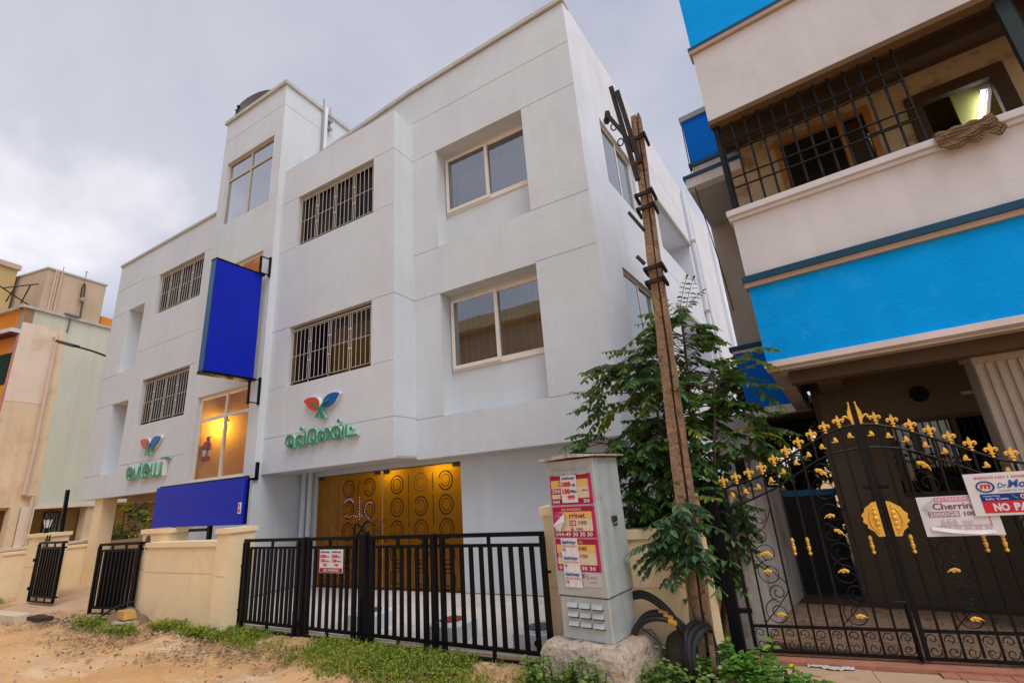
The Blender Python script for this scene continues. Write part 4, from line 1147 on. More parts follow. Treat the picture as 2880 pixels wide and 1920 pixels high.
GREYST = surf('grey_stone', (.36,.30,.22), .9, .2, 6, 30, .5, .02)
t = thing('stone', 'yellow stone block resting on a grey one by the rubble heap', 'stone', (-9.85,4.38,.11))
P('block', MB().hexa([(-10.02,4.28,.12),(-9.70,4.26,.12),(-9.68,4.46,.12),(-10.0,4.48,.12),(-10.0,4.29,.26),(-9.74,4.28,.28),(-9.73,4.44,.27),(-9.98,4.46,.25)]).jitter(.012,1), SANDST, t, bevel=.03)
t = thing('stone', 'grey stone block under the yellow one by the rubble heap', 'stone', (-9.85,4.36,-.03))
P('block', MB().hexa([(-10.05,4.2,-.05),(-9.62,4.2,-.05),(-9.58,4.48,-.05),(-10.02,4.5,-.05),(-10.02,4.24,.11),(-9.66,4.22,.115),(-9.62,4.46,.11),(-10.0,4.48,.105)]).jitter(.012,2), GREYST, t, bevel=.03)
t = thing('culvert_block', 'low whitewashed culvert block at the left edge of the track', 'culvert', (-14.2,3.95,0))
P('block', MB().hexa([(-16,3.75,-.1),(-13.0,3.95,-.1),(-13.0,4.2,-.1),(-16,4.0,-.1),(-16,3.75,.13),(-13.0,3.95,.10),(-13.0,4.2,.10),(-16,4.0,.13)]), surf('whitewash',(.60,.50,.36),.9,.15,3), t)
P('dark_opening', MB().box(-12.99,-12.35,4.12,4.3,-.1,.06), surf('damp_dark',(.05,.032,.02),.9,.3,6), t)
# inspection chambers in the yard
for x, y, lab, mt in ((-3.95,5.25,'white inspection chamber with a red lid behind the right gate leaf', surf('red_oxide_lid',(.22,.035,.025),.6,.2)),
                      (-2.72,5.22,'white inspection chamber with a dark lid beside the right gate pillar', surf('violet_lid',(.10,.07,.14),.5,.2)),
                      (-5.45,5.4,'white inspection chamber with a thin rusty lid behind the gate centre', surf('rust_lid',(.16,.05,.03),.6,.2))):
    t = thing('inspection_chamber', lab, 'drain chamber', (x,y,0), 'white inspection chambers')
    P('chamber', MB().box(x-.24,x+.24,y-.22,y+.22,0,.2), WHITE, t, bevel=.015)
    P('lid', MB().lathe([(.15,.2),(.15,.222),(.13,.228)],18,(x,y,0)), mt, t)
    P('rim', MB().lathe([(.19,.2),(.19,.212),(.16,.214)],18,(x,y,0)), WHITE, t)
    P('pipe_end', MB().tube([(x+.06,y-.23,.12),(x+.06,y-.215,.12)],.03,10), BLACK, t)
# ------------------------------------------------------------------ blue and white house on the right
OFFW = surf('offwhite_plaster', (.64,.635,.65), .9, .07, .8, 22, .25, .012, streak=.15, stain=(.45,.40,.33), stain_amt=.18)
SKYB = surf('bright_blue_paint', (.001,.36,.98), .8, .10, 1.2, 24, .35, .014, spec=.08, streak=.15, stain=(.05,.46,.9), stain_amt=.3)
MIDB = surf('deep_blue_paint', (.001,.15,.62), .8, .12, 1.2, 24, .25, .012, spec=.08)
NAVY = surf('navy_paint', (.006,.060,.115), .6, .18, 4, 30, .15)
BEIGE = surf('beige_plaster', (.46,.40,.33), .9, .12, 1.0, 22, .25, .012, streak=.3, stain=(.28,.20,.13), stain_amt=.3)
TRIM = surf('pink_white_trim', (.70,.63,.60), .85, .08, 2, 25, .15)
TAUPE = surf('taupe_trim', (.42,.31,.24), .85, .1, 2, 25, .15)
DIM = surf('shaded_brown_plaster', (.105,.078,.054), .9, .14, 1.2, 22, .2)  # carport shade is put into this plaster's dark base colour
WOOD = surf('brown_wood', (.30,.135,.04), .55, .25, 3, 35, .2)
DWOOD = surf('dark_wood', (.05,.028,.014), .6, .3, 4, 35, .2)
house = thing('blue_house', 'blue and white house with an overhanging barred balcony and a carport', 'building', (1.5,7,0))
H = FR(.0526, 6.1, 0, -5.83)
S1 = 4.2
def hp(nm, x0, x1, d0, d1, z0, z1, mat, **k):
    return P(nm, MB().box(x0,x1,d0,d1,z0,z1), mat, house, H, **k)
# lower balcony front, from the soffit upwards
hp('edge_beam', -.03, S1, -.035, .16, 2.79, 2.86, TRIM)
hp('edge_strip', -.022, S1, -.022, .16, 2.77, 2.788, TAUPE)
hp('edge_strip', -.012, S1, -.012, .16, 2.742, 2.768, BEIGE)
m = MB()
N = 24
for i in range(N):            # gently bowed balcony front
    a, b = S1*i/N, S1*(i+1)/N
    m.quad((a,0,2.861),(b,0,2.861),(b,0,3.79),(a,0,3.79))
m.quad((0,0,2.861),(0,.15,2.861),(0,.15,3.79),(0,0,3.79))
P('balcony_panel', m, SKYB, house, H)
hp('cornice', -.035, S1, -.045, .15, 3.792, 3.852, TAUPE)
hp('cornice', -.045, S1, -.065, .15, 3.854, 3.935, NAVY)
hp('wall', 0, S1, .0, .15, 3.937, 4.715, OFFW)
hp('sill', -.03, S1, -.04, .16, 4.717, 4.765, OFFW)
hp('sill', -.045, S1, -.075, .18, 4.767, 4.85, OFFW, bevel=.008)
# upper balcony
hp('edge_beam', .0, S1, -.03, .11, 6.20, 6.27, surf('brown_shadow_strip', (.13,.075,.035), .9, .15, 3))  # shade under the white band is put into this strip's dark brown
hp('wall', 0, S1, -.012, .15, 6.272, 7.44, OFFW)
hp('cornice', -.035, S1, -.06, .15, 7.442, 7.50, TAUPE)
hp('cornice', -.04, S1, -.05, .15, 7.502, 7.57, NAVY)
hp('balcony_panel', 0, S1, .0, .15, 7.572, 8.95, SKYB)
# slabs and ceilings
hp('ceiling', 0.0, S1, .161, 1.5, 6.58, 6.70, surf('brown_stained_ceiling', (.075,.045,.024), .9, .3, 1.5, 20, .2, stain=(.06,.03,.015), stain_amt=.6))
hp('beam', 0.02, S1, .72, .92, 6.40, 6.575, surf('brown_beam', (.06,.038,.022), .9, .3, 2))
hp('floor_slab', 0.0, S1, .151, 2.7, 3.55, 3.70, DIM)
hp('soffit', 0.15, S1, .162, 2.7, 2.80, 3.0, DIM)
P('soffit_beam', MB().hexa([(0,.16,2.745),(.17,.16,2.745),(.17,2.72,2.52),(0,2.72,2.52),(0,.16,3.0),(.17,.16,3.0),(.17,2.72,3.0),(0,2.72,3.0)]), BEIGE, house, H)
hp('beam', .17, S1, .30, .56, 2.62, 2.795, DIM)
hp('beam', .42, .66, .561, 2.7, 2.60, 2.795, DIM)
# back wall of the upper balcony with door and window openings
WALLB = surf('balcony_back_wall', (.44,.35,.22), .9, .18, 1.4, 22, .2, stain=(.12,.06,.025), stain_amt=.75)  # brown blotches: soot stain, plus the ceiling's shade put into the colour
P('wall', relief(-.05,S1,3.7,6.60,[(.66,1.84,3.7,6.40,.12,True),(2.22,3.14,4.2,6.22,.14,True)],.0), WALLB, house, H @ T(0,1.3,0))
def opening(x0, x1, z0, z1, d, wd, mat, nm):
    m = MB().box(x0,x0+wd,d,d+.10,z0,z1-wd).box(x1-wd,x1,d,d+.10,z0,z1-wd).box(x0,x1,d,d+.10,z1-wd,z1)
    return P(nm, m, mat, house, H, bevel=.006)
opening(.66,1.84,3.7,6.40,1.27,.075,WOOD,'door_frame')
hp('door_jamb', 1.46, 1.53, 1.262, 1.38, 3.7, 6.32, WOOD)
hp('door_leaf', 1.56, 1.76, 1.40, 1.45, 3.7, 6.3, DWOOD)
hp('door_leaf', .72, .77, 1.42, 2.2, 3.7, 6.0, DWOOD)
opening(2.20,3.16,4.2,6.24,1.25,.15,DWOOD,'window_frame')

ROOMG = surf('mustard_room_wall', (.34,.30,.03), .85, .12, 1.2)
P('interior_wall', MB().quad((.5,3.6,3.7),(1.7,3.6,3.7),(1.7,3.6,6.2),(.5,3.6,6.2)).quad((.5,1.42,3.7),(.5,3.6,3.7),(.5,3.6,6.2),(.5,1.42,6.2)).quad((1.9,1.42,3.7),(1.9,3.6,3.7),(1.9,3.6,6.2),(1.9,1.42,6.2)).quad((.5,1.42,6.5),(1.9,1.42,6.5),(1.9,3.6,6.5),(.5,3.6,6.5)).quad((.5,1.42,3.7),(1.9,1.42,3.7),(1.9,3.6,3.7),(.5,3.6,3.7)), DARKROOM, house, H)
hp('interior_wall', 2.74, 3.4, 1.70, 1.74, 4.0, 6.6, surf('pale_green_wall', (.34,.38,.12), .85, .1))
P('interior_wall', MB().quad((1.95,3.3,3.7),(4.2,3.3,3.7),(4.2,3.3,6.6),(1.95,3.3,6.6)).quad((1.95,1.45,3.7),(1.95,3.3,3.7),(1.95,3.3,6.6),(1.95,1.45,6.6)).quad((3.42,1.45,3.7),(3.42,3.3,3.7),(3.42,3.3,6.6),(3.42,1.45,6.6)).quad((1.95,1.45,6.6),(4.2,1.45,6.6),(4.2,3.3,6.6),(1.95,3.3,6.6)), ROOMG, house, H)
# balcony bars
GR = surf('blue_black_iron', (.004,.007,.010), .5, .35, 9, 60, .1, spec=.2, stain=(.07,.035,.025), stain_amt=.5)
gt = P('balcony_grille', MB().tube([(.06,.075,5.90),(2.0,.075,5.90)],.012,6), GR, house, H)
for z in (5.75,5.36,5.21):
    P('bar', MB().tube([(.06,.075,z),(2.0,.075,z)],.012,6), GR, gt, H)
for z in (5.88,5.34): P('bar', MB().tube([(1.55,.26,z),(2.0,.26,z)],.010,6), GR, gt, H)
vb = to_mesh('bar', MB().tube([(0,0,4.85),(0,0,6.24)],.0135,6), GR)
for k in range(13):
    inst('bar', vb, gt, H @ T(.10+.158*k, .09 if k else .075, 0))
P('corner_post', MB().box(.03,.085,.05,.10,4.85,6.24), GR, gt, H)
g2 = P('balcony_grille', MB().tube([(2.98,.075,4.85),(2.98,.075,6.24)],.016,6).tube([(2.98,.075,5.9),(4.1,.075,5.9)],.012,6).tube([(2.98,.075,5.7),(4.1,.075,5.7)],.012,6), GR, house, H)
for k in range(4): inst('bar', vb, g2, H @ T(3.15+.158*k, .09, 0))
P('bar', MB().tube([(3.05+.10*math.cos(a),.08,5.62+.10*math.sin(a)) for a in np.linspace(0,2*math.pi,16,endpoint=False)],.009,5,True), GR, g2, H)
hp('post', 2.86, 2.97, .05, .13, 5.2, 6.24, surf('dark_green_post', (.015,.03,.03), .6, .3, 6))
# lit tube lamp inside the room
t = thing('tube_light', 'lit white fluorescent tube on the wall inside the upper right window', 'lamp', (3.05,7.6,5.4))
FTU = H
P('tube', MB().tube([(3.02,1.62,6.14),(2.80,1.62,5.50)],.020,8), emit('tube_glow', (1.0,.90,1.0), 10), t, FTU)
P('batten', MB().beam((3.09,1.66,6.14),(2.87,1.66,5.50),.07,.04), surf('white_batten',(.7,.65,.68),.5), t, FTU)
P('end_cap', MB().beam((3.0,1.63,6.17),(3.14,1.63,6.19),.03,.06), MATS['white_batten'], t, FTU)
# worn brown mat over the sill
MATM = surf('brown_coir', (.19,.12,.07), .95, .35, 9, 90, .5, .008)
t = thing('door_mat', 'worn brown mat hung over the white balcony sill', 'mat', (2.3,5.8,4.5))
m = MB(); nx, nz = 22, 9
def mp(i, j):
    s = 2.02+.44*i/nx; k = j/nz
    sag = .02*math.sin(i*.9)
    if k < .25: return (s+.03*k, .06-.17*k/.25, 4.868+.01*math.sin(i))
    q = (k-.25)/.75
    return (s+.06*q-.03*math.sin(q*3)*(1 if i < 4 else 0), -.085-.02*math.sin(j*1.7+i*.35)-.015*q, 4.862-q*(.22+.025*math.sin(i*.8)+.03*(i/nx))+.035*(i/nx)*q+sag*q)
for i in range(nx):
    for j in range(nz): m.quad(mp(i,j), mp(i+1,j), mp(i+1,j+1), mp(i,j+1))
o = P('cloth', m, MATM, t, H, smooth=True)
md = o.modifiers.new('thickness', 'SOLIDIFY'); md.thickness = .012
# rear balconies, set back on the left
U = H @ T(0,1.3,0)
def up(nm, x0, x1, d0, d1, z0, z1, mat): return P(nm, MB().box(x0,x1,d0,d1,z0,z1), mat, house, U)
up('balcony_panel', -.53, .2, 0, .1, 6.63, 7.48, MIDB)
up('rail', -.56, .2, -.03, .12, 7.482, 7.58, surf('grey_rail',(.30,.31,.31),.7,.15,4))
up('cornice', -.56, .2, -.04, .1, 6.56, 6.628, NAVY)
up('wall', -.52, .2, 0, .1, 6.40, 6.558, OFFW)
up('cornice', -.68, .2, -.10, .1, 6.335, 6.398, NAVY)
up('edge_beam', -.65, .2, -.08, .1, 6.17, 6.333, OFFW)
up('soffit', -.65, .2, .101, 1.6, 6.18, 6.3, surf('grey_soffit',(.42,.39,.36),.9,.1))
up('wall', -.53, .2, .101, 1.6, 6.301, 7.48, OFFW)
L = H @ T(0,2.75,0)
def low(nm, x0, x1, d0, d1, z0, z1, mat): return P(nm, MB().box(x0,x1,d0,d1,z0,z1), mat, house, L)
low('wall', -.66, .4, .16, .3, 3.5, 6.5, BEIGE)
low('cornice', -.78, .2, -.05, .15, 3.68, 3.76, NAVY)
low('cornice', -.74, .2, -.03, .15, 3.63, 3.678, TRIM)
low('balcony_panel', -.70, .2, 0, .15, 2.66, 3.628, MIDB)
low('edge_beam', -.74, .2, -.04, .15, 2.52, 2.658, OFFW)
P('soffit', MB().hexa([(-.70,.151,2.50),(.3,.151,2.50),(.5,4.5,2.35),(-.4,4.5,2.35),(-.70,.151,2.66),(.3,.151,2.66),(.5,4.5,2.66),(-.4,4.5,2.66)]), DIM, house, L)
hp('wall', -.06, .02, 1.2, 1.45, 4.87, 5.35, surf('ochre_window_frame',(.50,.30,.08),.6,.1))
hp('window_pane', -.075, -.062, 1.24, 1.40, 4.9, 5.32, GR)
# carport: rear wall, window, fluted column, pipes
C = H @ T(0,1.68,0)
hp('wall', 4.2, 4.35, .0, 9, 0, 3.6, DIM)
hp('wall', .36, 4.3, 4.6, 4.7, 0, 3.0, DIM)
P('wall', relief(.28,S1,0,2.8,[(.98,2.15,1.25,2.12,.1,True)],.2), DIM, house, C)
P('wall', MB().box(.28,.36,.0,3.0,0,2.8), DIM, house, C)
m = MB()
for a in (1.0,1.25,1.62,2.09): m.box(a,a+.05,-.02,.06,1.28,2.10)
m.box(.98,2.15,-.021,.061,1.23,1.278).box(.98,2.15,-.021,.061,2.101,2.15)
wd = P('window', m, DWOOD, house, C)
P('pane', MB().box(.99,2.14,.07,.08,1.26,2.11), glass('dark_pane',(.12,.12,.12),.06), wd, C)
g = MB()
for k in range(15): g.box(1.07+.073*k,1.078+.073*k,.02,.028,1.28,2.10)
P('grille', g, GR, wd, C)
P('exhaust_hole', MB().tube([(1.42,-.012,2.44),(1.42,.02,2.44)],.105,20), surf('black_hole',(.004,.004,.004),.9), house, C)
P('exhaust_rim', MB().tube([(1.42+.11*math.cos(a),-.005,2.44+.11*math.sin(a)) for a in np.linspace(0,2*math.pi,24,endpoint=False)],.014,6,True), DIM, house, C)
P('lamp_batten', MB().box(1.80,2.15,-.05,0,2.36,2.40), surf('grey_batten',(.30,.28,.25),.6), house, C)
P('interior_wall', MB().box(.9,2.3,.9,.95,1.1,2.3), surf('pitch_dark',(.008,.006,.004),.9), house, C)
m = MB(); D0 = .5
def fl(i, n=10):   # fluted front
    return .018*abs(math.sin(math.pi*i/2))
P('column', MB().box(1.78,2.18,D0+.02,D0+.40,0,2.62), BEIGE, house, H)
for k in range(5):
    P('flute_rib', MB().box(1.785+.081*k,1.785+.081*k+.052,D0-.005,D0+.02,.3,2.55), BEIGE, house, H, bevel=.008)
P('capital', MB().box(1.75,2.21,D0-.02,D0+.43,2.62,2.68), BEIGE, house, H, bevel=.01)
P('capital', MB().box(1.72,2.24,D0-.05,D0+.46,2.682,2.795), BEIGE, house, H, bevel=.01)
# carport floor of bricks
FLB = surf('floor_brick', (.34,.22,.14), .85, .25, 3, 30, .2, stain=(.08,.05,.035), stain_amt=.6)
fl = P('carport_floor', MB().box(-.75,4.2,-.30,8.0,-.15,.02), surf('brick_bedding',(.10,.065,.045),.95,.2,4), kind='structure', F=H)
fb = to_mesh('brick', MB().box(-.107,.107,-.05,.05,0,.026), FLB)
for j in range(15):
    for i in range(19):
        s, d = -.52+.222*i+(.111 if j % 2 else 0), -.20+.11*j
        if s < 3.4 and d < 1.6: inst('brick', fb, fl, H @ T(s, d, .012+rnd.uniform(0,.006)) @ Matrix.Rotation(rnd.uniform(-.02,.02),4,'Z'))
# dim overhead wire looping down the rear corner
t = thing('wall_wire', 'thin black wire hanging down the corner of the blue house', 'wire', (-.45,7.3,3))
P('wire', MB().tube(catmull([(-.35,7.42,7.4),(-.36,7.4,6.5),(-.34,7.5,6.0),(-.26,8.0,5.0),(-.22,8.2,4.2)],6),.008,5), BLACK, t)

# ------------------------------------------------------------------ passage between the two plots
STAINW = surf('stained_wall', (.58,.53,.49), .95, .16, 1.4, 24, .4, .02, streak=.6, stain=(.22,.13,.08), stain_amt=.5)
t = thing('passage_wall', 'stained grey boundary wall running back behind the ornate gate', 'wall', (-.5,7,0))
FPW = FR(-.585,5.74,0,79.2)
P('wall', MB().hexa([(0,0,0),(2.55,0,0),(2.55,.15,0),(0,.15,0),(0,0,1.50),(2.55,0,1.36),(2.55,.15,1.36),(0,.15,1.50)]), STAINW, t, FPW)
P('coping', MB().hexa([(-.02,-.03,1.501),(2.57,-.03,1.361),(2.57,.18,1.361),(-.02,.18,1.501),(-.02,-.03,1.54),(2.57,-.03,1.40),(2.57,.18,1.40),(-.02,.18,1.54)]), STAINW, t, FPW)
t = thing('passage_gate', 'dark sheet metal door with a blue top closing the side passage', 'gate', (.0,8.1,0))
P('sheet', MB().box(-.12,.5,8.10,8.13,.05,1.28), surf('sooty_metal',(.010,.009,.009),.7,.3,4), t)
P('top_rail', MB().box(-.14,.5,8.08,8.15,1.282,1.36), surf('blue_rail',(.01,.10,.22),.6,.2,4), t)
t = thing('rear_pillar', 'pale grey plastered pier beyond the side passage', 'wall', (-.45,9.6,0))
P('pier', MB().box(-.98,-.36,9.4,9.9,0,2.62), STAINW, t)
P('vent', MB().box(-.78,-.62,9.38,9.40,1.5,1.9), surf('black_vent',(.01,.01,.01),.8), t)

# ------------------------------------------------------------------ black post and ornate gates
t = thing('gate_post', 'thick black steel post at the left of the ornate gate', 'post', (-.72,5.48,0))
P('post', MB().box(-.795,-.685,5.43,5.54,-.05,1.53), BLACK, t, bevel=.008)
t.name = 'gate_post'
FO = FR(-.62,5.52,0,6.0)
AX = np.array([0.02,.17,.37,.52,.75,1.01,1.18,1.31]); AZ = np.array([1.53,1.565,1.62,1.70,1.835,1.965,2.02,2.035])
BX = np.array([.02,.25,.49,.89,1.04,1.31]); BZ = np.array([1.325,1.405,1.50,1.725,1.785,1.82])
def arch(s): s = min(s, 2.62-s); return float(np.interp(s, AX, AZ))
def arch2(s): s = min(s, 2.62-s); return float(np.interp(s, BX, BZ))
def spiral(cx, cz, r, turns=1.35, a0=0.0, cw=1, n=34):
    return [(cx+r*(1-.72*k/n)*math.cos(a0+cw*2*math.pi*turns*k/n), 0, cz+r*(1-.72*k/n)*math.sin(a0+cw*2*math.pi*turns*k/n)) for k in range(n+1)]
def fleur():
    m = MB()
    m.prism([(0,.150),(.012,.122),(.020,.095),(.014,.070),(.0,.062),(-.014,.070),(-.020,.095),(-.012,.122)], -.010, .010)
    for sg in (-1, 1):
        q = [(sg*x, 0, z) for x, z in catmull([(.004,.062),(.018,.085),(.036,.096),(.048,.085),(.044,.070),(.034,.072)],4)]
        m.tube(q, [.008+.004*math.sin(math.pi*i/(len(q)-1)) for i in range(len(q))], 6)
    m.lathe([(.010,.0),(.022,.010),(.014,.020),(.012,.030),(.026,.038),(.026,.046),(.012,.054),(.012,.064)],10)
    return m
FLEUR = to_mesh('finial', fleur(), GOLD, True)
def half_fleur(sg):
    m = MB()
    m.prism([(0,.0),(sg*.018,.0),(sg*.022,.04),(sg*.034,.09),(sg*.030,.13),(sg*.014,.17),(sg*.006,.205),(0,.205)][::sg], -.010, .010)
    q = [(sg*x, 0, z) for x, z in catmull([(.018,.05),(.04,.075),(.062,.09),(.078,.078),(.07,.062)],4)]
    m.tube(q, .009, 6)
    m.ball((sg*.004,0,.212),.010,8,6)
    return m
def leafm():
    m = MB()
    m.ball((0,0,0),.026,8,6,(1.0,.5,1.15)); m.ball((.004,0,.026),.018,8,6,(1,.5,.9)); m.ball((-.014,0,-.014),.018,7,5,(1,.5,1))
    q = catmull([(.012,-.016),(.034,-.024),(.052,-.014)],4)
    m.tube([(a,0,b) for a,b in q], [.013,.012,.011,.009,.008,.006,.004,.003,.002][:len(q)], 6)
    return m
LEAF = to_mesh('gold_leaf', leafm(), GOLD, True)
def flowerm():
    m = MB()
    m.ball((-.034,0,.004),.020,8,6,(1,.55,1)); m.ball((-.008,0,.012),.022,8,6,(1.2,.55,.8)); m.ball((.018,0,.002),.018,8,6,(1.3,.5,.8))
    m.tube([(.02,0,.0),(.045,0,-.012),(.062,0,-.03)],[.012,.008,.003],6); m.tube([(-.01,0,.0),(.004,0,-.018),(.022,0,-.02)],[.010,.008,.004],6)
    return m
FLOWER = to_mesh('gold_flower', flowerm(), GOLD, True)
BALU = to_mesh('gold_baluster', MB().lathe([(.008,0),(.016,.012),(.016,.022),(.009,.03),(.015,.055),(.018,.075),(.010,.088),(.015,.096),(.015,.104),(.010,.112),(.018,.128),(.014,.148),(.008,.162)],10), GOLD, True)
def emblem_half(sg):
    m = MB()
    out_ = [(0,.0),(sg*.05,.0),(sg*.075,.045),(sg*.115,.075),(sg*.110,.10),(sg*.140,.125),(sg*.128,.155),(sg*.140,.185),(sg*.112,.215),(sg*.10,.245),(sg*.06,.272),(sg*.035,.292),(0,.30)]
    m.prism(out_[::sg], -.012, .0)
    inn = [(0,.03),(sg*.035,.03),(sg*.075,.085),(sg*.085,.15),(sg*.065,.22),(sg*.03,.265),(0,.275)]
    m.tube([(a,-.014,b) for a,b in catmull(inn[1:-1],4)], .007, 6)
    for z, r in ((.065,.016),(.11,.021),(.155,.024),(.20,.021),(.24,.016)): m.ball((sg*.034,-.012,z), r, 10, 6, (1,.7,1))
    return m
def ornate_leaf(label, sg):
    """sg=-1 left leaf (s 0.02..1.29), +1 right leaf (s 1.33..2.60)"""
    t = props(link('ornate_gate', None, None, FO @ T(.66 if sg < 0 else 1.96,0,.06)), label, 'gate', 'ornate gate leaves')
    lo, hi = (.02,1.285) if sg < 0 else (1.335,2.60)
    ss = [lo+(hi-lo)*k/10 for k in range(11)]
    inner = hi if sg < 0 else lo
    skip = {2, 8, 7} if sg < 0 else {3, 2, 8}
    scroll_cols = [(ss[1], ss[3]), (ss[6], ss[8])] if sg < 0 else [(ss[2], ss[4]), (ss[7], ss[9])]
    mid_skip = {2, 7} if sg < 0 else {3, 8}
    for k, s in enumerate(ss):
        w = .034 if k in (0, 10) else .017
        if k in mid_skip:
            P('bar', MB().box(s-w/2,s+w/2,-.010,.010,.09,.26), IRON, t, FO); P('bar', MB().box(s-w/2,s+w/2,-.010,.010,arch2(s),arch(s)), IRON, t, FO)
        else:
            P('bar', MB().box(s-w/2,s+w/2,-w/2,w/2,.05 if k in (0,10) else .075,arch(s)), IRON, t, FO)
        if s != inner: inst('finial', FLEUR, t, FO @ T(s,0,arch(s)) @ Matrix.Scale(.86,4))
    P('finial', half_fleur(-1 if sg < 0 else 1), GOLD, t, FO @ T(inner-.0*sg,0,arch(inner)), smooth=True)
    for fn, r in ((arch,.014),(arch2,.011)):
        P('arch_rail', MB().tube([(s,0,fn(s)) for s in np.linspace(lo,hi,26)], r, 6), IRON, t, FO, smooth=True)
    for z0, z1 in ((.055,.078),(.262,.285)): P('rail', MB().box(lo,hi,-.012,.012,z0,z1), IRON, t, FO)
    for k in range(10):
        a, b = ss[k], ss[k+1]; c = (a+b)/2
        m = MB()
        m.tube(spiral(c,.215,.042,1.1,R(200),-1,18),.004,5); m.tube(spiral(c,.125,.046,1.1,R(20),-1,18),.004,5)
        P('scroll', m, IRON, t, FO)
        zz = arch(c)-.10; d = 1 if k % 2 else -1
        P('scroll', MB().tube(spiral(c+.0,zz+.018,.045,.9,R(100),d,16),.0035,5), IRON, t, FO)
        inst('gold_leaf', LEAF, t, FO @ T(c,-.006,zz+.01) @ Matrix.Scale(d,4,(1,0,0)) @ Matrix.Scale(.72,4))
    for (a, b) in scroll_cols:
        c = (a+b)/2; r = (b-a)/2-.012
        top = arch2(c)-.12
        cen = [(.39,1,1.0),(.56,-1,.7),(.73,1,1.0),(.90,-1,.95),(1.07,1,.8),(1.24,-1,1.0)]
        if top > 1.45: cen.append((1.46,1,1.0))
        if top > 1.60: cen.append((1.63,-1,.8))
        for i, (z, d, q) in enumerate(cen):
            P('scroll', MB().tube(spiral(c+(r-r*q)*d*(-1),z,r*q,1.45,R(90+180*(i % 2)),d,36),.0045,6), IRON, t, FO, smooth=True)
        P('scroll', MB().tube([(x,0,z) for x,z in catmull([(a,.30),(c+.04,.47),(b,.62),(c-.03,.80),(a,1.0),(c+.04,1.15),(b,1.32)],6)],.0045,6), IRON, t, FO, smooth=True)
        for z, d, ang in ((.375,1,-15),(.745,-1,10),(.90 if sg < 0 and a < .5 else 1.08,1,20),(1.22 if c > .5 else .90,-1,5)):
            inst('gold_flower', FLOWER, t, FO @ T(c+.02*d,-.014,z) @ Matrix.Rotation(R(ang),4,'Y') @ Matrix.Scale(d,4,(1,0,0)) @ Matrix.Scale(.78,4))
        if top > 1.45: inst('gold_flower', FLOWER, t, FO @ T(c,-.014,1.62) @ Matrix.Rotation(R(25),4,'Y'))
    for k in ((4,5,9) if sg < 0 else (1,5,6)):
        inst('gold_baluster', BALU, t, FO @ T(ss[k],0,.88))
    P('emblem_plate', emblem_half(-1 if sg < 0 else 1), GOLD, t, FO @ T(inner+.012*sg,-.02,1.03), bevel=.003, smooth=True)
    P('pull_handle', MB().box(min(inner,inner+.075*sg),max(inner,inner+.075*sg),-.03,-.014,1.44,1.475), BLACK, t, FO, bevel=.006)
    if sg < 0:
        for z in (1.31,.40): P('hinge', MB().box(-.11,.05,-.025,.02,z-.018,z+.018), BLACK, t, FO)
        P('slide_bolt', MB().tube([(1.285,-.03,.05),(1.285,-.03,.50)],.014,8).tube([(1.20,-.03,.50),(1.285,-.03,.50)],.010,6), IRON, t, FO)
    return t
ornate_leaf('left leaf of the arched black and gold ornate gate', -1)
ornate_leaf('right leaf of the arched black and gold ornate gate, carrying the parking signs', 1)

# ------------------------------------------------------------------ parking signs on the gate
FSG = FO @ T(0,-.035,0)
t = sheet('parking_sign', 'pale weathered parking sign peeling at its corner, hung below the other', 'sign', FSG, 1.575,2.11,1.018,1.345,PW,'parking signs on the ornate gate',.006)
band(t,FSG,1.70,2.05,1.30,1.337,PP); words(t,FSG,'NO PARKING',1.71,1.945,1.305,1.332,PW)
words(t,FSG,'Cherrinet',1.675,2.02,1.235,1.29,surf('plum_print',(.20,.05,.12),.6),bold=.015)
band(t,FSG,1.63,1.85,1.175,1.22,surf('mauve_print',(.36,.16,.26),.6)); words(t,FSG,'2000GB',1.635,1.845,1.18,1.215,PW)
words(t,FSG,'100',1.88,1.96,1.18,1.215,MATS['plum_print']); words(t,FSG,'666',1.70,1.82,1.11,1.16,PNK,bold=.02); words(t,FSG,'FREE',1.85,1.92,1.115,1.14,PNK)
words(t,FSG,'044-49 30 30 30',1.68,2.04,1.07,1.098,PNK); band(t,FSG,2.035,2.045,1.09,1.17,PP); band(t,FSG,1.66,2.04,1.10,1.104,PP)
m = MB()
for i in range(12):
    a, b = 1.62+.036*i, 1.62+.036*(i+1)
    f = lambda s: 1.085-.045*math.sin((s-1.6)*4.4)
    m.quad((a,-.022-.008*math.sin(a*30),f(a)-.01),(b,-.022-.008*math.sin(b*30),f(b)-.01),(b,-.004,f(b)+.02),(a,-.004,f(a)+.02))
P('peeling_edge', m, PW, t, FSG)
P('peeled_flap', MB().poly([(1.59,-.004,1.25),(1.70,-.02,1.335),(1.655,-.035,1.235)]), surf('grey_paper',(.50,.49,.48),.7), t, FSG)
FS2 = FSG @ T(0,-.016,0)
t = sheet('parking_sign', 'white red and blue no parking sign with a ringed red letter m', 'sign', FS2, 1.95,2.62,1.172,1.515,PW,'parking signs on the ornate gate',.006)
words(t,FS2,"INDIA'S NO.1 DIABETES CENTRE",2.02,2.60,1.468,1.488,surf('pale_red_print',(.55,.10,.12),.6))
P('ring_logo', MB().tube([(2.075+.058*math.cos(a),-.004,1.405+.042*math.sin(a)) for a in np.linspace(0,2*math.pi,28,endpoint=False)],.0055,5,True), PBLUE, t, FS2)
words(t,FS2,'m',2.038,2.112,1.388,1.423,PR,bold=.03,shear=.2)
words(t,FS2,'Dr.',2.155,2.225,1.39,1.43,surf('script_blue_print',(.03,.09,.30),.6),shear=.3,bold=.01); words(t,FS2,'Mohan',2.225,2.47,1.388,1.452,MATS['script_blue_print'],shear=.3,bold=.025)
words(t,FS2,'DIABETES SPECIALITIES CENTRE',2.16,2.55,1.362,1.374,MATS['grey_print'])
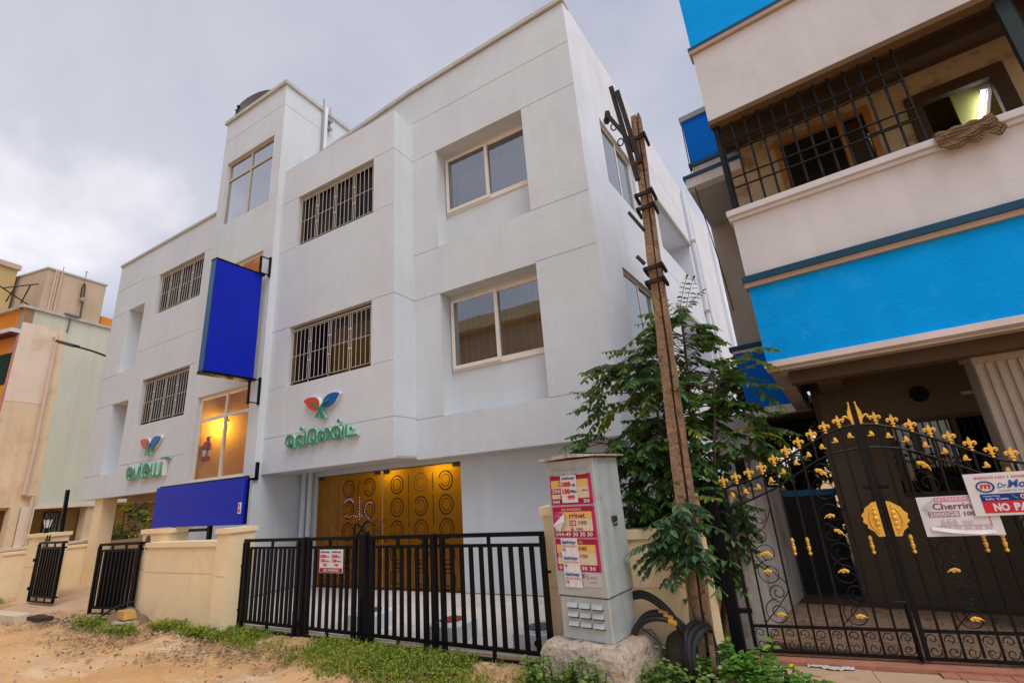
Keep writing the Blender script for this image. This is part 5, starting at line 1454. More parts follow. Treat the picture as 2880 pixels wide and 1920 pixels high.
band(t,FS2,2.02,2.61,1.285,1.345,PBLUE); words(t,FS2,'044-3355',2.28,2.53,1.297,1.337,PYEL,bold=.03); words(t,FS2,'Hospitals Chennai',2.04,2.15,1.32,1.334,PW); words(t,FS2,'Info Com',2.05,2.20,1.296,1.314,PW)
P('phone_mark', MB().tube([(2.235,-.004,1.335),(2.238,-.004,1.315),(2.262,-.004,1.302)],.005,5), surf('green_print',(.05,.40,.12),.6), t, FS2)
band(t,FS2,2.02,2.61,1.192,1.284,PR); words(t,FS2,'NO',2.085,2.19,1.205,1.27,PW,bold=.05); words(t,FS2,'PARKING',2.22,2.56,1.205,1.27,PW,bold=.05)

# ------------------------------------------------------------------ threshold and pavement
TERR = surf('terracotta', (.42,.175,.11), .9, .2, 3, 30, .4, .012, stain=(.25,.13,.09), stain_amt=.5)
SLAB = surf('pavement_slab', (.50,.335,.22), .92, .14, 1.8, 30, .3, .012, stain=(.33,.20,.13), stain_amt=.4)
FK = FO @ T(0,-.02,0)
pv = P('pavement', MB().box(-.6,4.5,-2.3,-.06,-.25,-.055), surf('slab_bedding',(.25,.17,.11),.95,.2,4), kind='structure', F=FK)
sl = to_mesh('slab', MB().box(-.296,.296,-.345,.345,0,.05), SLAB)
for i in range(8):
    for j in range(3): inst('slab', sl, pv, FK @ T(-.02+.6*i,-.47-.70*j,-.05+rnd.uniform(-.003,.003)))
kb = P('threshold', MB().box(-.1,4.5,-.11,.10,-.2,.028), TERR, kind='structure', F=FK)
bk = to_mesh('brick', MB().box(-.054,.054,-.05,.05,-.05,.0), TERR)
for i in range(28): inst('brick', bk, kb, FK @ T(1.40+.113*i,-.165,.012+rnd.uniform(-.004,.004)) @ Matrix.Rotation(rnd.uniform(-.03,.03),4,'Z'))
# dark scooter half hidden behind the gate at the right edge
t = thing('scooter', 'dark parked scooter half hidden behind the gate at the right edge', 'scooter', (2.35,6.6,0))
FSC = FR(2.28,6.45,0.03,20)
SB = surf('black_scooter_paint', (.010,.010,.014), .3, .1, spec=.5, coat=.4)
P('front_apron', MB().hexa([(-.15,-.12,.35),(.12,-.18,.35),(.12,.18,.35),(-.15,.12,.35),(-.18,-.10,.95),(-.05,-.16,.95),(-.05,.16,.95),(-.18,.10,.95)]), SB, t, FSC, bevel=.03)
P('wheel', MB().tube([(-.12+.2*math.cos(a),0,.22+.2*math.sin(a)) for a in np.linspace(0,2*math.pi,20,endpoint=False)],.05,8,True), CABLE, t, FSC, smooth=True)
P('wheel', MB().tube([(1.05+.2*math.cos(a),0,.22+.2*math.sin(a)) for a in np.linspace(0,2*math.pi,20,endpoint=False)],.05,8,True), CABLE, t, FSC, smooth=True)
P('floorboard', MB().box(.0,.5,-.16,.16,.30,.36), surf('scooter_grey',(.20,.19,.18),.5), t, FSC, bevel=.02)
P('rear_body', MB().hexa([(.45,-.17,.32),(1.2,-.14,.40),(1.2,.14,.40),(.45,.17,.32),(.48,-.15,.72),(1.3,-.10,.74),(1.3,.10,.74),(.48,.15,.72)]), SB, t, FSC, bevel=.04)
P('seat', MB().box(.48,1.22,-.14,.14,.73,.82), CABLE, t, FSC, bevel=.03)
P('handlebar', MB().tube([(-.02,-.32,1.02),(-.12,-.1,1.0),(-.12,.1,1.0),(-.02,.32,1.02)],.018,8), IRON, t, FSC, smooth=True)
P('headlight', MB().ball((-.2,0,.88),.08,12,8,(.5,1,1)), surf('lamp_plastic',(.45,.45,.44),.2), t, FSC, smooth=True)
P('mirror', MB().ball((-.06,-.30,1.18),.06,10,6,(.4,1,.8)).tube([(-.05,-.26,1.02),(-.06,-.30,1.18)],.007,5), SB, t, FSC, smooth=True)

# ------------------------------------------------------------------ orange and cream house at the far left
OCH = surf('peach_plaster', (.76,.57,.38), .9, .12, .5, 20, .2, .01, streak=.25, stain=(.50,.36,.16), stain_amt=.5)
PEACH2 = surf('pale_peach_plaster', (.78,.64,.52), .9, .09, .4, 20, .2, .01, streak=.2, stain=(.45,.33,.16), stain_amt=.45)
MINT = surf('mint_plaster', (.58,.59,.48), .9, .08, .5, 20, .2, .01, streak=.2)
ORANGE = surf('orange_plaster', (.70,.25,.035), .9, .12, .8, 20, .2, .01, streak=.2)
nb = thing('peach_house', 'peach and mint house with orange balconies at the far left', 'building', (-26,8,0))
NS = FR(-25.15,6.0,0,101)
NF = FR(-25.15,6.0,0,11)
def nbp(nm, x0, x1, d0, d1, z0, z1, mat, F=NS): return P(nm, MB().box(x0,x1,d0,d1,z0,z1), mat, nb, F)
def irregular(nm, pts, mat, d=-.004):
    m = MB(); m.poly([(s,d,z) for s,z in pts]); return P(nm, m, mat, nb, NS)
P('wall', relief(0,16,2.36,10.0,[],.3), MINT, nb, NS)
irregular('painted_patch', [(.0,6.25),(1.18,6.25),(1.16,9.46),(.0,9.40)], PEACH2, -.012)
irregular('painted_patch', [(.0,2.37),(1.75,2.37),(1.66,4.0),(1.60,5.4),(1.56,7.2),(1.46,8.6),(1.42,9.45),(1.17,9.46),(1.19,6.24),(.0,6.24)], OCH, -.008)
nbp('roof_edge', -.12, 16, -.08, .3, 10.0, 10.10, COPE)
P('rain_pipe', MB().tube([(1.14,-.10,9.05),(1.22,-.10,4.6),(1.20,-.10,2.8),(1.50,-.10,2.75),(1.50,-.10,1.0)],.07,8), surf('peach_pipe',(.62,.47,.36),.6,.1), nb, NS, smooth=True)
P('rain_pipe', MB().tube([(1.14,-.02,9.05),(1.14,-.12,9.05)],.09,8), MATS['peach_pipe'], nb, NS)
P('wall_cable', MB().tube([(1.5,-.03,10.05),(1.48,-.03,9.4)],.03,5), surf('grey_cable',(.15,.15,.15),.6), nb, NS)
P('roof_spout', MB().box(1.25,1.75,-.14,.0,10.10,10.18), MATS['grey_cable'], nb, NS)
# ground floor: columns, openings, windows, parapet
nbp('parapet_wall', -6, 9, -.15, .05, 0, .86, OCH); nbp('sill', -6, 9, -.22, .08, .86, .95, PEACH2)
NBW = surf('tan_interior_wall', (.42,.27,.12), .9, .12, 1)
nbp('wall', -1, 9, 1.2, 1.3, 0, 2.36, NBW); nbp('soffit', -1, 16, .05, 1.3, 2.28, 2.36, NBW)
nbp('column', 1.22, 1.62, -.12, .25, .95, 2.36, PEACH2); nbp('column', .92, 1.18, -.10, .2, .95, 2.36, OCH)
nbp('column', 3.45, 3.8, .0, .4, .95, 2.36, OCH); nbp('fascia', 1.62, 4.3, -.1, .0, 2.26, 2.36, PEACH2)
def nbwin(s0, s1, z0, z1, d, mats, nm='window'):
    wdw = P(nm, MB().box(s0-.05,s0,d-.05,d,z0,z1).box(s1,s1+.05,d-.05,d,z0,z1).box(s0-.05,s1+.05,d-.05,d,z1,z1+.05).box(s0-.05,s1+.05,d-.05,d,z0-.05,z0), DWOOD, nb, NS)
    P('pane', MB().box(s0,s1,d-.02,d-.01,z0,z1), mats, wdw, NS)
    g = MB()
    for k in range(1, 5): x = s0+(s1-s0)*k/5; g.box(x-.012,x+.012,d-.05,d-.03,z0,z1)
    for k in range(1, 6): z = z0+(z1-z0)*k/6; g.box(s0,s1,d-.047,d-.033,z-.01,z+.01)
    P('grille', g, BLACK, wdw, NS)
PALEGL = surf('pale_green_glass', (.35,.55,.42), .4, .5, 2)
nbwin(2.7,3.15,.95,2.1,1.2,PALEGL); nbwin(3.95,4.4,.9,2.1,1.2,PALEGL)
for s0, s1 in ((.25,.62),(1.75,2.05)):
    dr = P('door', MB().box(s0-.06,s1+.06,1.12,1.18,.1,1.75), DWOOD, nb, NS)
    for k in range(3): P('panel', MB().box(s0,s1,1.10,1.12,.28+.5*k,.66+.5*k), surf('door_panel',(.50,.44,.30),.6,.1), dr, NS)
# street front with orange balconies
P('wall', relief(-9,0,2.36,10.0,[],.3), ORANGE, nb, NF)
nbp('roof_edge', -9, -.12, -.10, .3, 10.0, 10.10, COPE, NF)
for zb in (9.0,5.6):
    nbp('balcony_ledge', -9, .02, -.30, .0, zb-.08, zb+.08, OFFW, NF)
    nbp('balcony_ledge_shade', -9, .0, -.28, .0, zb-.16, zb-.083, surf('maroon_strip',(.10,.02,.02),.8), NF)
nbp('balcony_opening', -9, -.12, -.02, .0, 6.9, 8.15, surf('black_recess',(.008,.008,.012),.9), NF)
nbp('balcony_opening', -9, -.12, -.02, .0, 3.4, 4.6, MATS['black_recess'], NF)
gg = MB()
for k in range(14): gg.box(-9,-.12,-.06,-.045,6.95+.085*k,6.965+.085*k)
P('balcony_grille', gg, surf('green_rail',(.02,.16,.09),.6), nb, NF)
nbp('corner_strip', -.06, .0, -.05, .02, 2.36, 8.9, surf('pink_edge',(.55,.22,.18),.8), NF)
nbp('wall', -9, 0, -.01, .0, 5.7, 6.85, surf('amber_plaster',(.62,.30,.02),.9,.1), NF)
# roof room and tank room
TAN = surf('tan_plaster', (.55,.43,.31), .9, .1, .6, 20, .2, .01, streak=.35, stain=(.45,.33,.16), stain_amt=.3)
P('roof_room', MB().hexa([(.45,.12,10.1),(2.66,.12,10.1),(2.66,3,10.1),(.45,3,10.1),(.45,.12,11.95),(2.66,.12,12.03),(2.66,3,12.03),(.45,3,11.95)]), TAN, nb, NS)
P('roof_room_edge', MB().hexa([(.42,.08,11.952),(2.70,.08,12.032),(2.70,3.04,12.032),(.42,3.04,11.952),(.42,.08,12.03),(2.70,.08,12.11),(2.70,3.04,12.11),(.42,3.04,12.03)]), COPE, nb, NS)
for s, r in ((.72,.035),(.80,.03),(.92,.03)): P('rain_pipe', MB().tube([(s,.06,10.1),(s,.06,12.0)],r,6), MATS['peach_pipe'], nb, NS)
P('cable_loop', MB().tube(catmull([(1.85,.02,10.15),(1.83,.02,10.9),(1.80,.02,11.6),(1.74,.02,11.75),(1.70,.02,11.4),(1.76,.02,10.9)],5),.035,6), surf('brown_cable',(.10,.06,.05),.7), nb, NS, smooth=True)
P('cable_knot', MB().ball((1.78,.0,11.0),.11,8,6).jitter(.03,3), surf('grey_rag',(.40,.38,.40),.9), nb, NS)
P('roof_pole', MB().tube([(1.78,.1,11.9),(1.79,.1,12.4)],.015,5).tube([(1.72,.1,12.38),(1.86,.1,12.36)],.012,5), MATS['grey_cable'], nb, NS)
P('roof_pole', MB().tube([(.94,.1,12.0),(.95,.1,12.25)],.012,5), MATS['grey_cable'], nb, NS)
nbp('roof_room', 2.8, 5.0, .3, 2.4, 10.1, 10.62, ORANGE)
nbp('tank_room', -3.6, .30, 1.9, 4.2, 10.1, 12.2, surf('yellow_tan_plaster',(.58,.42,.20),.9,.1,.8)); nbp('roof_edge', -3.7, .36, 1.8, 4.3, 12.2, 12.42, TAN)
nbp('roof_shed', -5.2, -3.61, 2.2, 4.2, 10.1, 12.0, surf('olive_shed',(.16,.17,.06),.9,.2,1))
t = thing('roof_frame', 'thin rusty rod frame leaning on the peach house roof edge', 'antenna', (-25.4,6.1,10.1))
fr = MB()
for a, b in (((-1.05,.2,10.75),(.15,.2,10.2)),((-.55,.2,10.1),(-.40,.2,10.75)),((-.1,.2,10.2),(.05,.2,11.05)),((-.75,.2,10.6),(.30,.2,11.2))): fr.tube([a,b],.025,5)
P('rod', fr, BRK, t, NS)
# street lamp whose pole stands behind the left end of the hotel
t = thing('street_lamp', 'black street lamp arm reaching out from behind the left end of the hotel', 'street lamp', (-18.95,7.2,0))
P('pole', MB().tube([(-18.95,7.2,0),(-18.95,7.2,6.5)],.055,8), IRON, t, smooth=True)
P('arm', MB().tube(catmull([(-18.95,7.2,6.45),(-18.93,6.95,6.75),(-18.9,6.6,6.87),(-19.5,6.4,7.13),(-20.2,6.2,7.38)],6),.032,7), IRON, t, smooth=True)
P('lamp_head', MB().beam((-20.1,6.22,7.36),(-21.0,6.0,7.68),.22,.09), surf('lamp_housing',(.05,.05,.055),.4), t, bevel=.02)
P('lens', MB().beam((-20.3,6.16,7.375),(-20.9,6.02,7.585),.16,.02), surf('lamp_lens',(.30,.28,.24),.3), t)

# ------------------------------------------------------------------ house across the street, mirrored in the window panes
t = thing('street_house', 'beige house across the street, mirrored in the hotel window panes', 'building', (-20,-12,0))
P('wall', MB().box(-32,-8,-17,-11,0,12.0), surf('brown_beige_plaster',(.44,.33,.23),.9,.15,.6), t)
P('eave', MB().box(-32.4,-7.6,-17.4,-10.2,12.0,12.8), surf('yellow_beige_plaster',(.60,.50,.30),.9,.1,.6), t)
for x in (-28.5,-24,-19.5,-15,-11): P('window', MB().box(x,x+1.6,-10.99,-10.9,7.6,9.4), MATS['black_recess'], t)
# ------------------------------------------------------------------ vegetation
def rv(r, a): return Vector((r.uniform(-a,a), r.uniform(-a,a), r.uniform(-a,a)))
def leaflet(m, p, d, n, L, W):
    """one folded oval leaflet from p along d with normal n"""
    side = d.cross(n).normalized(); dn = -n*.12*L
    a = p; b = p+d*L*.35+side*W*.5+n*.04*L; c = p+d*L*.75+side*W*.38; e = p+d*L+dn
    b2 = p+d*L*.35-side*W*.5+n*.04*L; c2 = p+d*L*.75-side*W*.38; mid = p+d*L*.5-n*.05*L
    i = len(m.v); m.v += [tuple(q) for q in (a,b,c,e,c2,b2,mid)]
    m.f += [(i,i+1,i+2,i+6),(i+6,i+2,i+3),(i,i+6,i+4,i+5),(i+6,i+3,i+4)]
def frond(m, st, p, d, L, r, n_pairs=8, ll=.085, lw=.042, droop=.5):
    """a pinnate leaf: rachis bending down with paired leaflets"""
    d = d.normalized(); pts = [p]
    q = p
    for k in range(n_pairs):
        dd = (d+Vector((0,0,-droop*(k/n_pairs)**1.5))).normalized(); q = q+dd*L/n_pairs; pts.append(q)
    st.tube(pts, .0035, 4, caps=False)
    up = Vector((0,0,1))
    for k in range(1, n_pairs+1):
        dd = (pts[k]-pts[k-1]).normalized(); sd = dd.cross(up)
        if sd.length < .1: sd = Vector((1,0,0))
        sd.normalize()
        sc = .75+.4*math.sin(math.pi*(k-.3)/n_pairs)
        for s in (-1, 1):
            dl = (sd*s*1.0+dd*.45+Vector((0,0,-.25-r.uniform(0,.35)))+rv(r,.18)).normalized()
            nn = (up+rv(r,.45)).normalized()
            leaflet(m, pts[k], dl, nn, ll*sc*r.uniform(.85,1.2), lw*sc*r.uniform(.85,1.2))
    leaflet(m, pts[-1], (pts[-1]-pts[-2]).normalized(), up, ll, lw)
BARK = surf('grey_green_bark', (.10,.085,.06), .9, .2, 8, 40, .3)
LEAFG = leafmat('sapling_leaves', [(.016,.060,.018),(.026,.090,.028),(.042,.13,.036),(.075,.18,.036),(.17,.25,.05)], .38, .36)
LEAFY = leafmat('young_yellow_leaves', [(.10,.17,.02),(.20,.24,.02),(.32,.30,.03)], .4)
def sapling():
    r = random.Random(21)
    t = thing('sapling', 'bushy green sapling with feathery leaves behind the leaning pole', 'tree', (-1.0,5.75,0))
    tr = MB(); st = MB(); lf = MB(); ly = MB()
    base = Vector((-1.0,5.75,0))
    leaders = [[(-1.0,5.75,0),(-1.02,5.72,.7),(-1.12,5.68,1.5),(-1.18,5.66,2.3),(-1.12,5.66,3.0)],
               [(-.96,5.77,0),(-.90,5.76,.8),(-.72,5.76,1.6),(-.58,5.76,2.3),(-.50,5.78,2.75)],
               [(-1.02,5.74,0),(-1.15,5.66,.8),(-1.45,5.55,1.5),(-1.68,5.5,2.1)],
               [(-.98,5.76,.2),(-.95,5.8,1.2),(-.85,5.85,2.2),(-.78,5.9,3.1),(-.74,5.9,3.6)],
               [(-.93,5.78,.1),(-.70,5.8,.9),(-.42,5.86,1.5),(-.28,5.9,2.0)]]
    for L in leaders:
        q = catmull(L, 6); n = len(q)
        tr.tube(q, [.028*(1-.75*i/n)+.004 for i in range(n)], 7)
    def crown_w(z):      # half width left, right of the axis at height z
        return float(np.interp(z,[.8,1.2,1.6,2.1,2.6,3.0,3.3,3.7],[.18,.28,.45,.85,1.05,.95,.60,.22]))
    cnt = 0
    while cnt < 360:
        L = r.choice(leaders); q = catmull(L, 6); i = r.randrange(len(q)//4, len(q)); p = Vector(q[i])
        if p.z < .75 or p.z > 3.6: continue
        a = r.uniform(0, 2*math.pi)
        d = Vector((math.cos(a)*1.15, math.sin(a)*.75-.22, r.uniform(-.15,.55)))
        wmax = crown_w(p.z)
        # side branch, then fronds on it
        bl = r.uniform(.10,.62)*wmax
        e = p+d.normalized()*bl
        if abs(e.x+1.02) > 1.25 or e.y > 6.6: continue
        if e.x > -.68 and (e.z < 1.8 or r.random() < .62): continue
        if e.x > -.85: e.y = max(e.y, 5.9)
        if e.y < 5.22: e.y = 5.22
        tr.tube([tuple(p), tuple((p+e)/2+Vector((0,0,.03))), tuple(e)], [.009,.007,.004], 5, caps=False)
        for k in range(2):
            dd = (d.normalized()+rv(r,.6)).normalized(); dd.z = r.uniform(-.55,.45)
            frond(ly if r.random() < .05 else lf, st, e, dd, r.uniform(.24,.44), r, r.randrange(4,8), .105, .056, r.uniform(.5,1.2))
        cnt += 1
    for p, d in (((-1.70,5.4,2.2),(-1,-.2,.1)),((-1.75,5.4,1.95),(-1,-.1,-.05)),((-1.5,5.4,2.75),(-1,-.2,.3)),((-1.62,5.35,2.55),(-1,-.3,.35)),((-.45,5.8,2.7),(1,-.1,.2)),((-.3,5.85,2.15),(1,-.2,.1)),((-.75,5.9,3.55),(.6,-.4,.7)),((-.75,5.9,3.5),(-.8,-.3,.5)),((-.8,5.9,3.2),(.9,-.2,.3)),((-1.2,5.5,3.15),(-.9,-.3,.2))):
        for k in range(3): frond(lf, st, Vector(p)+rv(r,.06), Vector(d)+rv(r,.35), r.uniform(.38,.52), r, 8, .078, .036, .5)
    P('trunk', tr, BARK, t, smooth=True)
    P('twigs', st, BARK, t)
    P('crown', lf, LEAFG, t)
    P('yellow_leaves', ly, LEAFY, t)
sapling()
def vine():
    r = random.Random(5)
    t = thing('climbing_shrub', 'small leafy shrub wrapped round the lower part of the leaning pole', 'shrub', (-1.0,4.85,.8))
    tr = MB(); st = MB(); lf = MB()
    for k in range(34):
        z = r.uniform(.92,1.48); p = Vector((-.99+.04*z+r.uniform(-.10,.06), 4.86+r.uniform(-.06,.02), z))
        a = r.uniform(0, 2*math.pi)
        d = Vector((math.cos(a)*1.0-.22, -abs(math.sin(a))*.7-.1, r.uniform(-.45,.2)))
        frond(lf, st, p, d, r.uniform(.16,.34), r, r.randrange(4,7), .085, .050, .7)
    for d in ((-1,-.2,-.2),(-1,-.3,-.6),(-.9,-.2,.1),(.6,-.4,-.4),(-1,-.1,-.4)):
        frond(lf, st, Vector((-1.05,4.85,1.1)), Vector(d), .42, r, 8, .085, .05, .8)
    tr.tube(catmull([(-.9,5.0,.1),(-1.0,4.88,.6),(-.95,4.87,1.0),(-1.02,4.88,1.45)],6), .012, 6)
    P('stem', tr, BARK, t, smooth=True); P('twigs', st, BARK, t)
    P('leaves', lf, leafmat('vine_leaves', [(.016,.055,.026),(.026,.085,.038),(.05,.13,.05),(.10,.19,.06)], .3, .35), t)
vine()
def bush(label, c, rad, n, mats, seed, leaf=(.10,.05), cat='shrub', name='shrub', trunk=True, gaps=.0):
    r = random.Random(seed)
    t = thing(name, label, cat, (c[0],c[1],0))
    tr = MB(); parts = [MB() for _ in mats]
    for k in range(7):
        a = r.uniform(0, 2*math.pi); e = (c[0]+rad[0]*.7*math.cos(a), c[1]+rad[1]*.6*math.sin(a), c[2]+rad[2]*r.uniform(-.2,.8))
        tr.tube(catmull([(c[0]+.1*math.cos(a),c[1]+.1*math.sin(a),0),((c[0]+e[0])/2+r.uniform(-.1,.1),(c[1]+e[1])/2,c[2]*.6),e],5), [.04,.035,.03,.026,.022,.019,.016,.013,.011,.008,.006], 6)
    clumps = []
    for k in range(max(8, n//45)):
        v = Vector((r.gauss(0,.5), r.gauss(0,.5), r.gauss(0,.5)))
        if v.length > 1: v.normalize()
        clumps.append((Vector((c[0]+v.x*rad[0], c[1]+v.y*rad[1], c[2]+v.z*rad[2])), r.uniform(.14,.30)*min(rad), r.choice(range(len(mats))) if r.random() < .55 else 0))
    for k in range(n):
        cc, cr_, mi = r.choice(clumps)
        p = cc+rv(r, 1).normalized()*cr_*r.uniform(.5,1.25)
        d = (p-cc+Vector((0,0,-.3*cr_))+rv(r,.6*cr_)).normalized()
        leaflet(parts[mi], p, d, (Vector((0,0,1))+rv(r,.7)).normalized(), leaf[0]*r.uniform(.7,1.3), leaf[1]*r.uniform(.7,1.3))
    P('branches', tr, BARK, t)
    for m, mt in zip(parts, mats):
        if m.v: P('leaves', m, mt, t)
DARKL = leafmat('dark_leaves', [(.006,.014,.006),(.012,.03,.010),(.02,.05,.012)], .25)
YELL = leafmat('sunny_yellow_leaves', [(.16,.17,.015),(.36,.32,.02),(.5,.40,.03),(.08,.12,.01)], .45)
GRNL = leafmat('mid_green_leaves', [(.02,.06,.015),(.05,.12,.02),(.10,.18,.03)], .35)
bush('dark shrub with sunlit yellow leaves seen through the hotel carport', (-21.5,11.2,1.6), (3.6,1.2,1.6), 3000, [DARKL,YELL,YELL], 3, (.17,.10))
bush('green and yellow shrub beside the peach house window, left of the carport column', (-24.5,10.2,1.3), (.7,.6,1.1), 500, [GRNL,YELL], 4, (.17,.10))
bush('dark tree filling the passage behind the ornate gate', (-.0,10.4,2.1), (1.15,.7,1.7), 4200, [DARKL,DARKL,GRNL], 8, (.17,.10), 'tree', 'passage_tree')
bush('small leafy shrub behind the cream wall between cabinet and pole', (-1.75,6.1,1.05), (.30,.25,.55), 170, [GRNL,LEAFG], 12, (.09,.05))

# grass, weeds and litter
def blades(m, r, x, y, z, h, n, spread):
    for _ in range(n):
        a = r.uniform(0, 2*math.pi); px, py = x+r.gauss(0,spread), y+r.gauss(0,spread)
        hh = h*r.uniform(.5,1.3); lx, ly_ = math.cos(a)*hh*.5, math.sin(a)*hh*.5; w_ = .004+.003*r.random()
        i = len(m.v)
        m.v += [(px-w_*math.sin(a),py+w_*math.cos(a),z),(px+w_*math.sin(a),py-w_*math.cos(a),z),(px+lx*.5+w_*.7*math.sin(a),py+ly_*.5-w_*.7*math.cos(a),z+hh*.65),(px+lx*.5-w_*.7*math.sin(a),py+ly_*.5+w_*.7*math.cos(a),z+hh*.65),(px+lx,py+ly_,z+hh*.85)]
        m.f += [(i,i+1,i+2,i+3),(i+3,i+2,i+4)]
def small_leaf(m, r, p, s):
    d = Vector((r.uniform(-1,1), r.uniform(-1,1), r.uniform(-.1,.5))).normalized(); n = (Vector((0,0,1))+rv(r,.5)).normalized(); sd = d.cross(n).normalized()
    i = len(m.v); p = Vector(p)
    m.v += [tuple(p), tuple(p+d*s*.5+sd*s*.38), tuple(p+d*s), tuple(p+d*s*.5-sd*s*.38)]; m.f.append((i,i+1,i+2,i+3))
GRASSM = leafmat('grass_blades', [(.08,.15,.012),(.14,.24,.018),(.20,.30,.025),(.32,.34,.04),(.42,.34,.08)], .35, .6)
def pn(x, y, s):
    return .5+.5*math.sin(x*2.1*s+1.3*math.sin(y*1.7*s+s))*math.sin(y*2.6*s+.7*math.sin(x*1.9*s))
r = random.Random(11)
m = MB()
k = 0
while k < 7600:
    x = r.uniform(-7.9,-2.05)
    u = (x+7.9)/5.85
    lo = 4.42-.70*min(1, max(0,(u-.02))*1.5); hi = 4.83
    y = r.uniform(lo, hi)
    dens = (.22+.78*pn(x,y,1.6))*min(1,(y-lo)/.22+.12)*(.30+.9*min(1,u*1.6))
    dens *= min(1, max(.06, (pn(x+3,y,.9)-.18*(1.3-u))*3))
    if r.random() > dens: k += .25; continue
    z = -.035
    if r.random() < .55: blades(m, r, x, y, z, r.choice([.04,.05,.06,.07,.08,.12]), 5, .022)
    else:
        for _ in range(6): small_leaf(m, r, (x+r.gauss(0,.03), y+r.gauss(0,.03), z+r.uniform(.012,.085)), r.uniform(.018,.034))
    k += 1
for (cx, cy, rx, ry, n) in ((-10.9,4.35,.45,.22,300),(-8.9,4.55,.5,.12,200),(-7.9,4.45,.4,.12,150),(-17.2,4.6,.7,.25,260),(-20.5,5.6,1.2,.3,300),(-14.8,3.95,.7,.12,160),(-9.6,4.2,.5,.15,120)):
    for _ in range(n):
        x, y = cx+r.gauss(0,rx*.5), cy+r.gauss(0,ry*.5)
        blades(m, r, x, y, -.03, r.uniform(.05,.12), 4, .03)
        for _ in range(4): small_leaf(m, r, (x+r.gauss(0,.04), y+r.gauss(0,.03), r.uniform(0,.10)), r.uniform(.025,.05))
P('grass', m, GRASSM, None, kind='stuff')
# dry litter, sticks and pebbles on the track
m = MB()
for _ in range(5200):
    x = r.uniform(-13.5,-2.2); y = 4.15+.25*math.sin(x*.9)+r.gauss(0,.33)
    if y > 4.75 or y < 2.3 or (x > -7.6 and y > 4.3 and r.random() < .8): continue
    if r.random() > .25+.75*pn(x,y,1.1): continue
    a = r.uniform(0, math.pi); L = r.uniform(.008,.034); w_ = r.uniform(.002,.008); c_, s_ = math.cos(a), math.sin(a); z = -.03+r.uniform(.012,.03)
    m.hexa([(x-c_*L-s_*w_,y-s_*L+c_*w_,z),(x+c_*L-s_*w_,y+s_*L+c_*w_,z+.006),(x+c_*L+s_*w_,y+s_*L-c_*w_,z+.006),(x-c_*L+s_*w_,y-s_*L-c_*w_,z),
            (x-c_*L-s_*w_,y-s_*L+c_*w_,z+.006),(x+c_*L-s_*w_,y+s_*L+c_*w_,z+.012),(x+c_*L+s_*w_,y+s_*L-c_*w_,z+.012),(x-c_*L+s_*w_,y-s_*L-c_*w_,z+.006)])
P('dry_litter', m, leafmat('litter', [(.11,.07,.035),(.22,.14,.075),(.34,.23,.13),(.50,.38,.24)], 0.0, .9), None, kind='stuff')
m = MB()
for _ in range(900):
    x = r.uniform(-14,-2.2); y = r.uniform(2.2,4.75)
    if r.random() > .2+.8*pn(x,y,.8): continue
    s = r.choice([.008,.010,.013,.018,.026 if y > 4 else .014])
    m.ball((x,y,-.03+s*.5), s, 6, 4, (1,r.uniform(.6,1),r.uniform(.5,.8)))
for (cx, cy, n) in ((-11.2,4.35,160),(-12.3,4.3,120),(-8.2,4.4,90)):
    for _ in range(n):
        s = r.uniform(.012,.04); m.ball((cx+r.gauss(0,.4),cy+r.gauss(0,.12),-.02+s*.4), s, 6, 4, (1,.8,.7))
P('pebbles', m.jitter(.002,6), leafmat('pebble', [(.10,.06,.035),(.22,.14,.08),(.36,.25,.16),(.48,.38,.28)], 0.0, .9), None, kind='stuff')
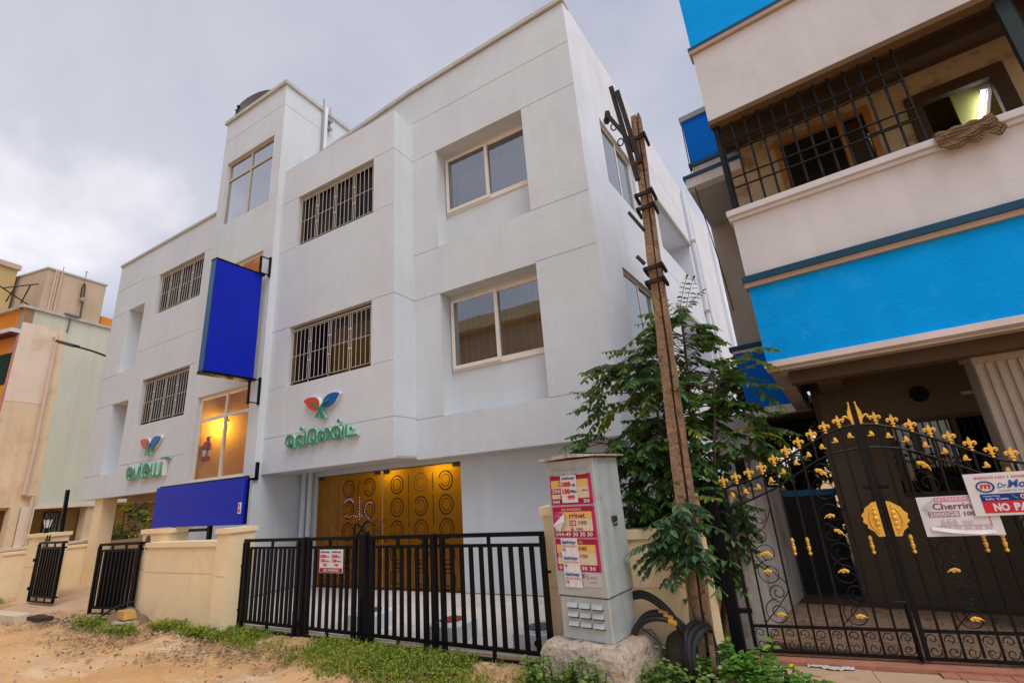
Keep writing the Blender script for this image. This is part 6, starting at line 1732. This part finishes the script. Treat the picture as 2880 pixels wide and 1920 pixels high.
# leafy weeds round the cables and in front of the plinth
def weed(label, c, n, h, leaf, mat, seed, rx, ry, stalks=8):
    r = random.Random(seed); t = thing('weed', label, 'weed', (c[0],c[1],0), 'weeds by the cabinet and pole')
    st = MB(); lf = MB()
    for k in range(stalks):
        x, y = c[0]+r.uniform(-rx,rx), c[1]+r.uniform(-ry,ry); hh = h*r.uniform(.45,1.1)
        tx, ty = x+r.uniform(-.10,.10), y+r.uniform(-.08,.05)
        st.tube([(x,y,-.06),((x+tx)/2,(y+ty)/2,hh*.6),(tx,ty,hh)], [.005,.004,.003], 5, caps=False)
        for j in range(n):
            f = r.uniform(.15,1.05); p = Vector((x+(tx-x)*f, y+(ty-y)*f, hh*f)); a = r.uniform(0, 2*math.pi)
            d = Vector((math.cos(a), math.sin(a)-.25, r.uniform(-.25,.35))).normalized()
            leaflet(lf, p+d*.012, d, (Vector((0,-.15,1))+rv(r,.35)).normalized(), leaf*r.uniform(.6,1.25), leaf*.62*r.uniform(.7,1.2))
    P('stems', st, GRNL, t); P('leaves', lf, mat, t)
WEEDA = leafmat('bright_weed_leaves', [(.05,.16,.025),(.10,.26,.035),(.16,.36,.05),(.25,.44,.08)], .4, .4)
WEEDB = leafmat('pale_weed_leaves', [(.10,.20,.04),(.18,.30,.07),(.28,.40,.12),(.10,.22,.03)], .4, .5)
weed('bright broad leaved weeds at the foot of the black gate post', (-.72,5.02,0), 16, .26, .085, WEEDA, 31, .26, .16, 18)
weed('bright green weeds spilling over the pavement edge', (-.42,4.86,0), 15, .16, .07, WEEDA, 32, .26, .14, 18)
weed('dense weeds among the black cable coils', (-1.15,4.55,0), 16, .20, .06, WEEDB, 33, .26, .10, 24)
weed('pale small leaved weeds growing up the front of the plinth', (-1.95,4.15,0), 20, .30, .055, WEEDB, 34, .36, .06, 38)
weed('tall thin weed beside the thick cable coil', (-1.30,4.50,0), 18, .36, .05, WEEDB, 35, .06, .05, 4)
weed('low dark weeds along the wall under the hanging shrub', (-1.35,5.02,0), 12, .16, .06, WEEDA, 36, .18, .05, 10)
t = thing('yellow_flower', 'single yellow flower and white wrapper lying in the weeds by the pavement', 'flower', (-.30,5.02,.1))
P('petals', MB().ball((-.30,4.98,.13),.028,8,5,(1,1,.6)), surf('yellow_petal',(.75,.50,.01),.6), t)
t = thing('plastic_scrap', 'crumpled white plastic scrap lying along the red threshold', 'litter', (.0,5.42,0))
m = MB()
for i in range(14):
    for j in range(4):
        q = [(-.20+.025*(i+a), 5.38+.02*(j+b)+.02*math.sin((i+a)*.6), .005+.014*abs(math.sin((i+a)*1.9+(j+b)*2.3))) for a,b in ((0,0),(1,0),(1,1),(0,1))]
        m.quad(*q)
P('scrap', m, surf('scrap_white',(.66,.58,.54),.5,.1), t, smooth=True)
SC['built_objects'] = len(bpy.data.objects)
